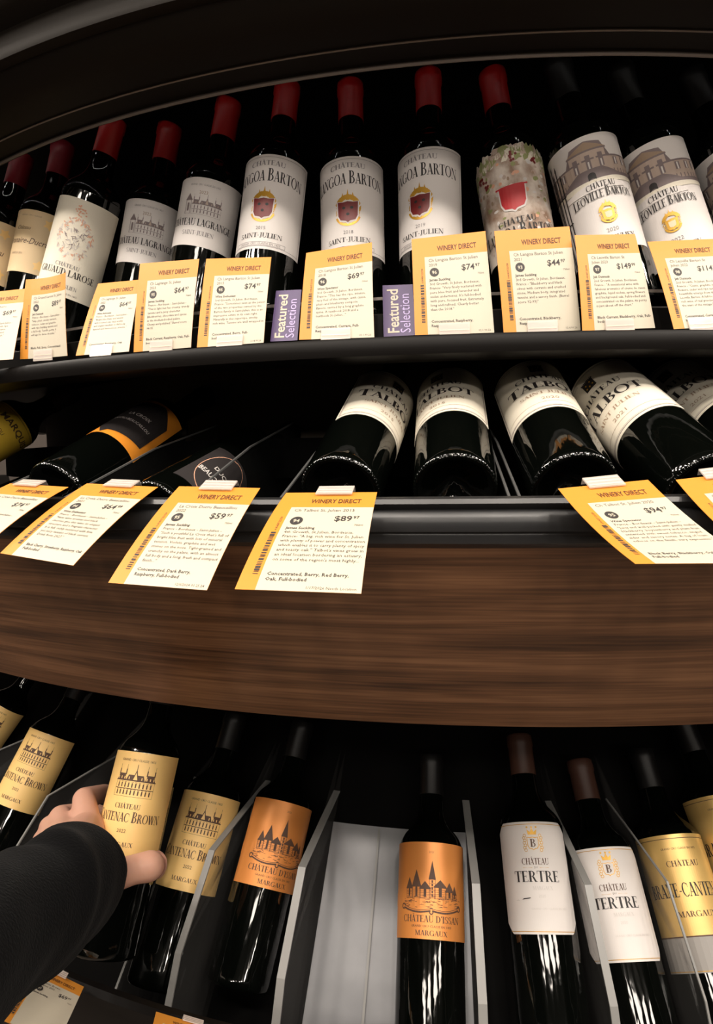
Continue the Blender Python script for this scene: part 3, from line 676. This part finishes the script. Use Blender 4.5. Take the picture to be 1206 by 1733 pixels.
bottle('m8', 'lying cream label bottle running off the right edge of middle shelf', MI, 'black_cap', art_talbot('2021'), .084, .19, D(88), D(10), 'ivory', knurl=True)

bottle('l1', 'gold label bottle mostly cut off by left edge of lower shelf', LO, 'black_cap', art_brown, .100, .209, D(84), D(-20), 'gold_paper', tall=.016)
bottle('l2', 'leaning gold label bottle at left, above the sleeve and not touched', LO, 'black_cap', art_brown, .100, .209, D(84), D(-22), 'gold_paper', tall=.016)
bottle('l3', 'gold label bottle gripped by the hand on lower shelf', LO, 'black_cap', art_brown, .100, .209, D(84), D(-17), 'gold_paper', tall=.016)
bottle('l4', 'leaning gold label bottle behind the thumb and the grey divider', LO, 'black_cap', art_brown, .100, .209, D(84), D(-9), 'gold_paper', tall=.016)
bottle('l5', 'copper castle label bottle left of the empty grey slot', LO, 'black_cap', art_issan, .100, .195, D(86), D(15), 'copper')
bottle('l6', 'copper castle label bottle right of the empty grey slot', LO, 'black_cap', art_issan, .100, .195, D(86), D(1), 'copper')
bottle('l7', 'large clipped corner white label bottle with a torn black mark', LO, 'brown_cap', art_tertre_torn, .085, .195, D(72), D(2), 'white', top=chamf, bot=chamfb)
bottle('l8', 'clipped corner white label bottle crossed by a grey divider edge', LO, 'brown_cap', art_tertre, .085, .195, D(76), D(8), 'white', top=chamf, bot=chamfb)
bottle('l9', 'brass label bottle standing behind the tinted divider at lower right', LO, 'black_cap', art_brane, .062, .195, D(86), D(14), 'brane_gold')
bottle('l10', 'brass label bottle at right edge, higher than its neighbour', LO, 'black_cap', art_brane, .062, .195, D(86), D(14), 'brane_gold')

# ------------------------------------------------------------------ dividers
DP_LOW = [(1.296, -.612), (1.262, -.540), (1.190, -.463), (1.105, -.452), (0.992, -.440)]
DP_SHORT = [(lowT(-.07)[0]+.77*h_, lowT(-.07)[1]+.637*h_) for h_ in (.012, .05)]+[(lowT(t_)[0]+.77*.05, lowT(t_)[1]+.637*.05) for t_ in (.08, .22)]
DP_MID = [(1.350, -.094), (1.342, -.060), (1.325, -.032), (1.19, .018), (1.06, .052)]
def divider(name, ph, prof, base, face, edgem, label, group, t=.0032, tw=0.0):
    c = cyl(prof[0][0], ph, prof[0][1]); root = empty(name, c, label, 'divider', group)
    tv = V((cos(ph), sin(ph), 0))*t/2
    outer = [cyl(R, ph, z) for R, z in prof]; poly = outer+[cyl(R, ph, z) for R, z in base]
    mb = MB(); mb.poly([p-tv*.8 for p in poly], face); mb.poly([p+tv*.8 for p in poly][::-1], face)
    mb.build('sheet', root, offset=c)
    e_ = MB(); inner = []
    for (R, z) in prof: inner.append(cyl(R-.0016, ph, z-.0012))
    for a_, b_ in zip(range(len(outer)-1), range(1, len(outer))):
        P = [outer[a_]-tv, outer[a_]+tv, outer[b_]+tv, outer[b_]-tv]; Q = [inner[a_]-tv, inner[a_]+tv, inner[b_]+tv, inner[b_]-tv]
        e_.poly(P, edgem); e_.poly([P[0], P[3], Q[3], Q[0]], edgem); e_.poly([P[1], Q[1], Q[2], P[2]], edgem)
    e_.build('polished_edge', root, offset=c)['label'] = 'pale frosted front edge'
    return root
lb = [lowT(.30), lowT(-.085)]
for ph, t, txt in ((-.775, .003, 'clear lower divider left of the untouched gold label bottle'), (-.60, .003, 'clear lower divider between the hand and the untouched gold bottle'),
                (-.432, .003, 'clear lower divider between the gripped bottle and the gold bottle right of it'),
                (-.353, .008, 'clear lower divider crossing in front of the gold bottle by the thumb'), (-.255, .009, 'clear lower divider along left side of the empty grey slot'),
                (-.090, .009, 'clear lower divider between copper label bottle and torn white label bottle'), (.012, .008, 'clear lower divider crossing the second white label bottle'),
                (.086, .0022, 'clear lower divider in front of the brass label bottles')):
    divider('shelf_divider', ph, DP_SHORT if ph == -.432 else DP_LOW, lb, 'acrylic', 'acrylic_edge', txt, 'clear dividers on the lower shelf', t)
mbs = [(1.06, -.02), (1.20, -.079), (1.335, -.103)]
for ph, txt in ((-.50, 'smoky middle divider left of the black and orange label bottle'), (-.406, 'smoky middle divider right of the black and orange label bottle'), (-.298, 'smoky middle divider standing behind the $59.97 tag'),
                (-.228, 'smoky middle divider left of the middle pair of cream bottles'), (-.0785, 'smoky middle divider right of the middle pair of cream bottles'), (-.0720, 'smoky middle divider left of the three cream bottles')):
    divider('shelf_divider', ph, DP_MID, mbs, 'acrylic_dark', 'acrylic_dim', txt, 'smoky dividers on the middle shelf', .0022)
# raised seam in the empty slot
sm = MB(); ph = -.195
sm.grid([[cyl(lowT(t)[0]+.003, ph+dx, lowT(t)[1]+.0025) for dx in (-.0012, .0012)] for t in (-.09, .0, .1, .2)], 'acrylic_edge')
so = sm.build('tray_seam'); so.parent = disp; so.matrix_parent_inverse = Matrix.Translation((-DC[0], -DC[1], 0))

# ------------------------------------------------------------------ price tags
TAGS = {
    'u1': ((-0.4719, 0.8333, 0.2158), (-0.3998, 0.8181, 0.2173), (-0.3997, 0.7736, 0.1247), (-0.4742, 0.789, 0.1239)),
    'u2': ((-0.3922, 0.7993, 0.2228), (-0.3304, 0.7669, 0.2211), (-0.3286, 0.7569, 0.1251), (-0.3993, 0.7893, 0.1271)),
    'u3': ((-0.2947, 0.7699, 0.2088), (-0.2358, 0.7438, 0.2055), (-0.2415, 0.7085, 0.1206), (-0.3096, 0.7344, 0.1213)),
    'u4': ((-0.232, 0.7279, 0.2181), (-0.1619, 0.7038, 0.2149), (-0.1692, 0.6857, 0.12), (-0.2368, 0.7096, 0.1201)),
    'u5': ((-0.1551, 0.7069, 0.2158), (-0.0844, 0.6917, 0.212), (-0.0907, 0.6633, 0.1198), (-0.1613, 0.6782, 0.1186)),
    'u6': ((-0.0476, 0.6826, 0.2128), (0.0191, 0.6662, 0.2171), (0.0195, 0.6386, 0.1189), (-0.0544, 0.6555, 0.1208)),
    'u7': ((0.0576, 0.6559, 0.2161), (0.129, 0.651, 0.2213), (0.1337, 0.6313, 0.1204), (0.0587, 0.6366, 0.1202)),
    'u8': ((0.135, 0.6386, 0.2169), (0.2084, 0.6444, 0.2224), (0.2159, 0.631, 0.1214), (0.1414, 0.6253, 0.1186)),
    'u9': ((0.211, 0.6365, 0.2114), (0.2738, 0.6495, 0.216), (0.2872, 0.6317, 0.1228), (0.2134, 0.6187, 0.1185)),
    'u10': ((0.2842, 0.6454, 0.2073), (0.3568, 0.6563, 0.2127), (0.3636, 0.6275, 0.1231), (0.2979, 0.6166, 0.1185)),
    'm1': ((-0.3073, 0.5779, -0.0154), (-0.2414, 0.5456, -0.0182), (-0.2829, 0.4717, -0.0685), (-0.3462, 0.5041, -0.0631)),
    'm2': ((-0.2315, 0.5599, -0.0158), (-0.1619, 0.5312, -0.0187), (-0.1995, 0.4528, -0.0703), (-0.2664, 0.4817, -0.0647)),
    'm3': ((-0.1382, 0.508, -0.0176), (-0.0714, 0.4837, -0.0189), (-0.0961, 0.4096, -0.0808), (-0.1682, 0.4339, -0.0794)),
    'm4': ((-0.0509, 0.4721, -0.0222), (0.0147, 0.4567, -0.0219), (0.0021, 0.3747, -0.0772), (-0.0746, 0.3901, -0.0764)),
    'm5': ((0.1399, 0.4505, -0.0209), (0.2091, 0.466, -0.0162), (0.2311, 0.3769, -0.0627), (0.1564, 0.362, -0.0597)),
    'm6': ((0.2334, 0.475, -0.0168), (0.3, 0.4803, -0.0105), (0.3124, 0.3935, -0.0581), (0.2373, 0.3886, -0.0582)),
    'b1': ((-0.3305, 0.6229, -0.5044), (-0.2848, 0.6239, -0.5308), (-0.2742, 0.5442, -0.5162), (-0.3241, 0.5431, -0.4918)),
    'b2': ((-0.1944, 0.5716, -0.5121), (-0.1471, 0.575, -0.5314), (-0.1359, 0.5025, -0.5127), (-0.1833, 0.4989, -0.4951)),
    'f1': ((-0.0802, 0.6906, 0.1776), (-0.053, 0.6801, 0.1757), (-0.0568, 0.6624, 0.1215), (-0.0853, 0.6729, 0.1226)),
    'f2': ((0.0296, 0.6747, 0.1773), (0.0592, 0.6645, 0.1753), (0.0602, 0.6472, 0.1222), (0.0294, 0.6574, 0.1228)),
}
TW, TH_ = .074, .100
def card_map(key, bulge=0.0, curl=0.0):
    c = [V(p)+V((0, 0, Z0)) for p in TAGS[key]]          # TL TR BR BL
    nrm = ((c[1]-c[0]).cross(c[3]-c[0])).normalized()
    if nrm.dot(CAMP-c[0]) < 0: nrm = -nrm
    def f(x, y, lift=0):
        u = x/TW; v = y/TH_
        p = c[3]*(1-u)*(1-v)+c[2]*u*(1-v)+c[1]*u*v+c[0]*(1-u)*v
        return p+nrm*(lift+bulge*4*v*(1-v)+curl*((2*u-1)**2-1)*(.3+.7*v))
    return f, nrm, c
def card_sheet(mb, f, x0, y0, x1, y1, mname, lift, back=None, n=8):
    for L, mm in ((lift, mname),)+(((-.0003, back),) if back else ()):
        mb.grid([[f(x0+(x1-x0)*i/n, y0+(y1-y0)*j/n, L) for i in range(n+1)] for j in range(n+1)], mm)
def price_tag(key, label, title, price, cents, score, who, body, desc, date='', bulge=.0015, curl=0, group=None, drop=0, ink='tag_ink', clip='low', cliplab=None, clipx=.5):
    f, nrm, c = card_map(key, bulge, curl)
    root = empty('price_tag', f(TW/2, TH_/2), label, 'price tag', group)
    mb = MB()
    card_sheet(mb, f, 0, 0, TW, TH_, 'tag_yellow', 0, 'tag_cream')
    ed = [(0, 0), (TW, 0), (TW, TH_), (0, TH_), (0, 0)]
    for p, q in zip(ed, ed[1:]):
        mb.grid([[f(p[0]+(q[0]-p[0])*i/8, p[1]+(q[1]-p[1])*i/8, L) for i in range(9)] for L in (0, -.0003)], 'tag_yellow')
    x0 = TW*.165; card_sheet(mb, f, x0, 0, TW, TH_*.79, 'tag_cream', .0001)
    a = Art(); L = TW*.215
    a.text('WINERY DIRECT', TW*.60, TH_*.845, .0053, 'tag_brown', wid=TW*.52, bold=True)
    y = TH_*.735
    for t in title[:1]: a.text(t, L, y, .0032, 'tag_grey', 'l', maxw=TW*.76)
    if len(title) > 1: a.text(title[1], L, y-TH_*.048, .0030, 'tag_grey', 'l')
    a.text('$'+price, TW*.815, TH_*.625, .0060, ink, 'r', bold=True); a.text(cents, TW*.825, TH_*.652, .0031, ink, 'l', bold=True)
    a.text('750ml', TW*.93, TH_*.575, .0018, 'tag_grey', 'r')
    a.ell(TW*.285, TH_*.625, TW*.062, TW*.062, ink, 1, 24); a.text(score, TW*.285, TH_*.607, .0034, 'tag_cream', bold=True, z=2)
    y = TH_*.535; a.text(who, L, y, .0025, ink, 'l', bold=True)
    for t in body:
        y -= TH_*.043; a.text(t, L, y, .0026, ink, 'l', maxw=TW*.76, res=1)
    y = TH_*.115
    for t in desc: a.text(t, L, y, .0027, ink, 'l', maxw=TW*.75, res=1, bold=True); y -= TH_*.042
    if date: a.text(date, TW*.96, TH_*.018, .0020, 'tag_grey', 'r', res=1)
    r_ = random.Random(sum(map(ord, key))); yy = TH_*.12
    while yy < TH_*.50:
        h = r_.choice((.0005, .0005, .001, .0016)); a.rect(TW*.095, yy, TW*.14, yy+h, ink); yy += h+r_.choice((.0005, .0008, .0012))
    a.text('0 81437 22158', TW*.135, TH_*.52, .0018, ink, 'l', rot=pi/2, res=1)
    a.emit(mb, f, .00012)
    mb.build('card', root, offset=root.location)
    # the clip that holds it
    if clip:
        cx = TW*clipx; y0, y1 = (-.004, .010) if clip == 'low' else (TH_*.945, TH_*1.065)
        w_ = .0145; k_ = MB()
        for z0_, z1_ in ((.0012, .0022),):
            P = [f(cx+sx*w_, yy, zz) for zz in (z0_, z1_) for sx, yy in ((-1, y0), (1, y0), (1, y1), (-1, y1))]
            k_.mesh(P, [(0, 1, 2, 3), (4, 7, 6, 5), (0, 4, 5, 1), (1, 5, 6, 2), (2, 6, 7, 3), (3, 7, 4, 0)], 'clip')
        for i in range(3 if clip == 'high' else 2):
            ya = y0+(y1-y0)*(.15+.3*i); k_.grid([[f(cx+sx*w_*.96, yy, .0024) for sx in (-1, 1)] for yy in (ya, ya+.0012)], 'clip_line')
        P = [f(cx+sx*w_, (y0 if clip == 'low' else y1), zz) for zz in (.0022, -.003) for sx in (-1, 1)]
        k_.mesh(P, [(0, 1, 3, 2)], 'clip')
        ko = k_.build('tag_clip', offset=f(cx, (y0+y1)/2)); ko.location = f(cx, (y0+y1)/2)
        tag(ko, cliplab or label.replace('yellow and cream price tag', 'clear plastic clip on tag'), 'clip', 'clear tag clips')
    return root
G1, G2, G3 = 'price tags on the upper shelf edge', 'price tags on the middle shelf trim', 'price tags under the lower shelf'
FB = 'France - Bordeaux - Saint-Julien -'
price_tag('u1', 'yellow and cream price tag $69.97 cut off by left edge, upper shelf', ['Ch Branaire Ducru', '2020'], '69', '97', '95', 'Wine Enthusiast',
          [FB, '"Polished and dense with ripe', 'black fruits, cedar and spice,', 'the tannins are velvety and', 'the finish is long and fresh."'], ['Concentrated, Oak, Full-', 'bodied'], group=G1)
price_tag('u2', 'yellow and cream price tag $89.97, narrow and curled, below the wreath label', ['Ch Gruaud Larose St. Julien', '2022'], '89', '97', '96', 'Jeb Dunnuck',
          [FB, '"Inky, plush, smoky currants,', 'tobacco, cedar and graphite', 'with ripe building tannins and', 'a full body. Terrific purity, it', 'will age for three decades."'], ['Black, Full, Spicy, Concentrated'], curl=.004, group=G1)
price_tag('u3', 'yellow and cream price tag $64.97, tilted, tucked behind the next tag, upper shelf', ['Ch Lagrange St. Julien', '2022'], '64', '97', '94', 'Wine Advocate',
          [FB, '"Bright blue fruits and violets', 'with toasted oak, racy acidity', 'and elegant medium to full body,', 'layered and harmonious, precise."'], ['Concentrated, Raspberry, Oak'], group=G1)
price_tag('u4', 'yellow and cream price tag $64.97, upright with score 95, below the mansion labels', ['Ch Lagrange St. Julien', '2023'], '64', '97', '95', 'James Suckling',
          [FB, '"This is light but has creamy, trendy', 'tannins and a juicy character.', 'Blackberries, chocolate and spices', 'in the medium-bodied palate.', 'Chewy and polished." Barrel score', '94-95'], ['Black Currant, Raspberry, Oak, Full-', 'bodied'], group=G1)
price_tag('u5', 'yellow and cream price tag $74.97, left of the first purple card', ['Ch Langoa Barton St Julien', '2015'], '74', '97', '95', 'Wine Enthusiast',
          ['3rd Growth, St Julien, Bordeaux,', 'France- "Sometimes seen as the junior', 'of the two properties owned by the', 'Barton family in Saint-Julien, this is an', 'impressive estate in its own right.', 'Minerally in this superripe, smoky,', 'rich wine. Tannins are well wrapped in'], ['Concentrated, Berry, Full-', 'bodied'], '2 14.99.26', group=G1)
price_tag('u6', 'yellow and cream price tag $69.97, between the two purple cards', ['Ch Langoa Barton St Julien', '2018'], '69', '97', '96', 'Wine Spectator',
          ['3rd Growth, St Julien, Bordeaux,', 'France- "This has the ripe, intense,', 'racy feel of the vintage, with cassis,', 'plum and blueberry compote', 'flavors, carried by a long graphite', 'spine. A textbook 2018 and a', 'textbook St.-Julien..."'], ['Concentrated, Currant, Full-', 'Raspberry'], '02.1.99.26', group=G1)
price_tag('u7', 'yellow and cream price tag $74.97, right of the second purple card', ['Ch Langoa Barton St Julien', '2019'], '74', '97', '96', 'James Suckling',
          ['3rd Growth, St Julien, Bordeaux,', 'France- "Very finely textured with', "pure blue fruit and lavender and", "violet undertones. It's full-bodied", 'with pure, focused fruit. Extremely', 'long and refined. Clearly better', 'than the 2018."'], ['Concentrated, Raspberry,', 'Raspberry'], '02.1.99.32', group=G1)
price_tag('u8', 'yellow and cream price tag $44.97, below the painted vine label', ['Ch Langoa Barton St Julien', '2021'], '44', '97', '93', 'James Suckling',
          ['3rd Growth, St Julien, Bordeaux,', 'France - "Blackberry and black', 'olives with currants and crushed', 'stone. Medium body, integrated', 'tannins and a savory finish. (Barrel', 'score 92-93)"'], ['Concentrated, Blackberry,', 'Raspberry'], '12.4.99.26', group=G1)
price_tag('u9', 'yellow and cream price tag $149.99, below the manor label dated 2020', ['Ch Leoville Barton St', 'Julien 2020'], '149', '99', '97', 'Jeb Dunnuck',
          ['2nd Growth, St Julien, Bordeaux,', 'France - "A sensational wine with', 'fabulous aromatics of creme de cassis,', 'graphite, liquid violets, spring flowers', 'and background oak. Full-bodied and', 'concentrated on the palate, its purity', 'is just about off the chart."'], ['Black Currant, Blackberry, Oak, Full-', 'bodied'], group=G1)
price_tag('u10', 'yellow and cream price tag $114.97 at right edge of upper shelf', ['Ch Leoville Barton St', 'Julien 2022'], '114', '97', '98', 'Jeb Dunnuck',
          ['2nd Growth, St Julien, Bordeaux,', 'France - "Cassis, graphite, tobacco,', 'flowers, cedar and ripe tannins all', 'beautifully emerge from the 2022', 'Leoville Barton. A full-bodied,', 'rich wine of real grandeur, one of', 'the stars of the vintage."'], ['Concentrated, Currant, Full-', 'bodied'], clipx=.42, group=G1)
price_tag('m1', 'yellow and cream price tag $74.97 at left edge of middle shelf', ['La Croix Ducru Beaucaillou', ''], '74', '97', '95', 'Wine Enthusiast', [FB, '"Rich black fruits and', 'firm tannins, structured', 'wine with a long finish."'], ['Concentrated, Dark Berry'], bulge=.004, clip='high', clipx=.35, group=G2)
price_tag('m2', 'yellow and cream price tag $64.99, second from left on middle shelf trim', ['La Croix Ducru Beaucaillou', '2021'], '64', '99', '94', 'Wine Enthusiast',
          [FB, '"New wine aromas and black', 'cherries give this wine its elegant', 'structure and a fragrant character.', 'It is full, richly textured with firm', 'yet juicy tannins of black currant.', 'Drink from 2027."'], ['Black Cherry, Strawberry, Raspberry, Oak', 'Full-bodied'], bulge=.003, clip='high', group=G2)
price_tag('m3', 'yellow and cream price tag $59.97 hanging on middle shelf trim', ['La Croix Ducru Beaucaillou', '2022'], '59', '97', '95', 'James Suckling',
          [FB, '"Such a youthful La Croix that\'s full of', 'bright blue fruit with lots of mineral', 'tension. Violets, graphite and wet', 'stones on the nose. Tight-grained and', 'crunchy on the palate, with an almost', 'full body and a long, fresh and compact', 'finish..."'], ['Concentrated, Dark Berry,', 'Raspberry, Full-bodied'], '12/6/2024 01.25.24', bulge=.003, clip='high', group=G2)
price_tag('m4', 'yellow and cream price tag $89.97 hanging below the middle pair of bottles', ['Ch Talbot St. Julien 2015'], '89', '97', '94', 'James Suckling',
          ['4th Growth, St Julien, Bordeaux,', 'France- "A big, rich wine for St. Julien', 'with plenty of power and concentration', 'which enables it to carry plenty of spicy', "and toasty oak.\" Talbot's vines grow in", 'an ideal location bordering an estuary,', "on some of the region's most highly..."], ['Concentrated, Berry, Red Berry,', 'Oak, Full-bodied'], '1/17/2026 Needs Location', bulge=.004, clip='high', clipx=.55, group=G2)
price_tag('m5', 'yellow and cream price tag $94.97 hanging below the three bottles at right', ['Ch Talbot St. Julien 2020'], '94', '97', '95', 'Wine Spectator',
          [FB, '"Juicy and well-packed with gently mulled', 'blackberry, boysenberry and plum fruit,', 'entwined with sweet tobacco, singed', 'alder and savory notes. A tug of loam', 'echoes on the finish, very expressive."'], ['Black Berry, Blackberry, Oak', 'Full-bodied'], bulge=-.003, clip='high', group=G2)
price_tag('m6', 'yellow and cream price tag cut off by right edge of middle shelf', ['Ch Talbot St. Julien 2021'], '79', '97', '94', 'James Suckling', [FB, '"Dark plum and cassis."'], ['Full-bodied'], bulge=-.003, clip='high', clipx=.5, group=G2)
price_tag('b1', 'yellow and cream price tag below the black sleeve at bottom left', ['Cantenac Brown', 'Margaux 2022'], '69', '97', '97', 'James Suckling', [], [], clip='high', clipx=.42, group=G3)
price_tag('b2', 'yellow and cream price tag at bottom edge below the gold bottles', ['Cantenac Brown', 'Margaux 2022'], '69', '97', '97', 'James Suckling', [], [], clip='high', clipx=.7, group=G3)
# purple cards
for key, lab in (('f1', 'purple Featured Selection card left of the $69.97 tag'), ('f2', 'purple Featured Selection card between the 2018 and 2019 bottles')):
    f, nrm, c = card_map(key, 0)
    mb = MB(); card_sheet(mb, f, 0, 0, TW, TH_, 'purple', 0, 'purple'); ed = [(0, 0), (TW, 0), (TW, TH_), (0, TH_), (0, 0)]
    for p, q in zip(ed, ed[1:]): mb.grid([[f(p[0]+(q[0]-p[0])*i/8, p[1]+(q[1]-p[1])*i/8, L) for i in range(9)] for L in (0, -.0003)], 'purple')
    a = Art()
    def rt(t, x, size, wid, mname, bold):
        vs_, fs, w_ = text_mesh(t, bold, 2); s_ = wid/w_
        a.it.append(([(x-b_*size, TH_*.05+a_*s_) for a_, b_ in vs_], fs, mname, 1))
    rt('Featured', TW*.50, .038, TH_*.86, 'tag_cream', True); rt('Selection', TW*.86, .034, TH_*.76, 'lilac', False)
    a.emit(mb, f, .0002)
    o = mb.build('featured_card', offset=f(TW/2, TH_/2)); o.location = f(TW/2, TH_/2); tag(o, lab, 'sign', 'purple cards on the upper shelf edge')

# ------------------------------------------------------------------ the reaching arm
def at(px, py, d): return CAMP+(_f+CR*((px-603)/FPX)-CU*((py-866.5)/FPX))*d
def capsule(bm, p, q, r0, r1):
    d = (q-p); L = d.length or 1e-6; d = d/L; x = d.orthogonal().normalized(); y = d.cross(x); n_ = 14; rings = []
    for k_ in range(5): t = -pi/2+pi/2*k_/4; rings.append((p+d*r0*sin(t), r0*max(cos(t), .02)))
    for k_ in range(5): t = pi/2*k_/4; rings.append((q+d*r1*sin(t), r1*max(cos(t), .02)))
    vr = [[bm.verts.new(c+(x*cos(2*pi*i/n_)+y*sin(2*pi*i/n_))*r) for i in range(n_)] for c, r in rings]
    for a_, b_ in zip(vr, vr[1:]):
        for i in range(n_): bm.faces.new((a_[i], a_[(i+1) % n_], b_[(i+1) % n_], b_[i]))
    bm.faces.new(vr[0][::-1]); bm.faces.new(vr[-1])
bm = bmesh.new()
ARM = [(-200, 1690, .40, .044), (-40, 1600, .50, .040), (60, 1520, .585, .034), (118, 1468, .655, .030)]
HAND = [
    [(140, 1476, .665, .026), (200, 1480, .684, .0158), (228, 1471, .696, .0150), (253, 1466, .704, .0162)],
    [(120, 1440, .690, .028), (146, 1398, .740, .0165), (142, 1352, .785, .0135), (176, 1342, .835, .0110), (215, 1354, .850, .0095)],
    [(106, 1440, .690, .026), (108, 1404, .745, .0155), (102, 1382, .795, .0135), (150, 1372, .850, .0110), (200, 1384, .865, .0095)],
    [(92, 1445, .690, .024), (90, 1412, .745, .0150), (84, 1398, .795, .0125), (130, 1404, .850, .0105), (185, 1414, .865, .0090)],
    [(84, 1455, .685, .022), (74, 1430, .745, .0135), (72, 1420, .785, .0115), (110, 1436, .835, .0095), (160, 1444, .845, .0080)],
    [(118, 1468, .655, .030), (148, 1440, .700, .024)], [(146, 1440, .710, .020), (152, 1400, .745, .0165)]]
P = [(at(a_, b_, c_), r_) for a_, b_, c_, r_ in ARM]
for (p, r0), (q, r1) in zip(P, P[1:]): capsule(bm, p, q, r0, r1)
for chain in HAND:
    P = [(at(a_, b_, c_), r_) for a_, b_, c_, r_ in chain]
    for (p, r0), (q, r1) in zip(P, P[1:]): capsule(bm, p, q, r0, r1)
me = bpy.data.meshes.new('hand'); bm.to_mesh(me); bm.free()
ho = bpy.data.objects.new('hand', me); COL.objects.link(ho)
rm = ho.modifiers.new('r', 'REMESH'); rm.mode = 'VOXEL'; rm.voxel_size = .0022; rm.use_smooth_shade = True
sm_ = ho.modifiers.new('s', 'SMOOTH'); sm_.factor = .5; sm_.iterations = 6
dg = bpy.context.evaluated_depsgraph_get(); me2 = bpy.data.meshes.new_from_object(ho.evaluated_get(dg)); bpy.data.objects.remove(ho)
me2.name = 'person'; me2.materials.clear(); me2.materials.append(M['skin'])
for p in me2.polygons: p.use_smooth = True
person = bpy.data.objects.new('person', me2); COL.objects.link(person)
tag(person, 'left hand and forearm in a black fleece sleeve gripping a gold label bottle', 'person')
# thumbnail
tip = HAND[0]; p1 = at(*tip[-1][:3]); p0 = at(*tip[-2][:3]); d = (p1-p0).normalized(); nv = (CAMP-p1).normalized(); nv = (nv-d*nv.dot(d)).normalized(); sd = d.cross(nv); nr = tip[-1][3]
nl = MB(); rows = []
nrm_ = (d*.85-nv*.30).normalized(); d = (d-nrm_*d.dot(nrm_)).normalized(); tn = d.cross(nrm_)
for i in range(9):
    row = []
    for j in range(9):
        a_ = (j-4)/4*radians(52); b_ = (i-4)/4; wv = math.sqrt(max(0.02, 1-b_*b_*.85))
        row.append(p1+d*(nr*.55*b_)+(nrm_*cos(a_*wv)+tn*sin(a_*wv))*nr*(1.09-.10*b_*b_))
    rows.append(row)
nl.grid(rows, 'nail'); nl.build('thumbnail', person, True)
# sleeve
SL = [(-260, 1730, .36, .058), (-90, 1630, .46, .056), (30, 1555, .55, .054), (84, 1518, .60, .055), (126, 1478, .655, .0495)]
C = [at(a_, b_, c_) for a_, b_, c_, _ in SL]; Rr = [s_[3] for s_ in SL]
def catm(P, t):
    i = min(int(t), len(P)-2); u = t-i; p0, p1_, p2, p3 = P[max(i-1, 0)], P[i], P[i+1], P[min(i+2, len(P)-1)]
    return 0.5*((2*p1_)+(p2-p0)*u+(2*p0-5*p1_+4*p2-p3)*u*u+(3*p1_-p0-3*p2+p3)*u*u*u)
sl = MB(); NS, NA = 70, 56; rows = []
ref = V((0, 0, 1)); r_ = random.Random(4)
for i in range(NS+1):
    t = (len(C)-1)*i/NS; c = catm(C, t); c2 = catm(C, min(t+.02, len(C)-1)); c1 = catm(C, max(t-.02, 0)); d = (c2-c1).normalized()
    x = (ref-d*ref.dot(d)).normalized(); y = d.cross(x); R = catm(Rr, t); row = []
    for j in range(NA):
        a_ = 2*pi*j/NA
        w_ = 1+.035*sin(t*4.1+1.9*sin(a_+.5)+2*a_)+.018*sin(t*7.3-2.9*sin(a_+1)+3*a_+.7)+.02*sin(3*a_+t*2.2)
        row.append(c+(x*cos(a_)+y*sin(a_))*R*w_)
    rows.append(row)
last = rows[-1]; cc = sum(last, V())/NA; d = (catm(C, len(C)-1)-catm(C, len(C)-1.1)).normalized()
for k_, (s_, o_) in enumerate(((.985, .004), (.95, .006), (.90, .005), (.86, -.002), (.80, -.03))): rows.append([cc+(p-cc)*s_+d*o_ for p in last])
sl.grid(rows, 'fleece', True)
sl.poly(rows[0][::-1], 'fleece')
sl.build('sleeve', person, True)['label'] = 'black fleece jacket sleeve'
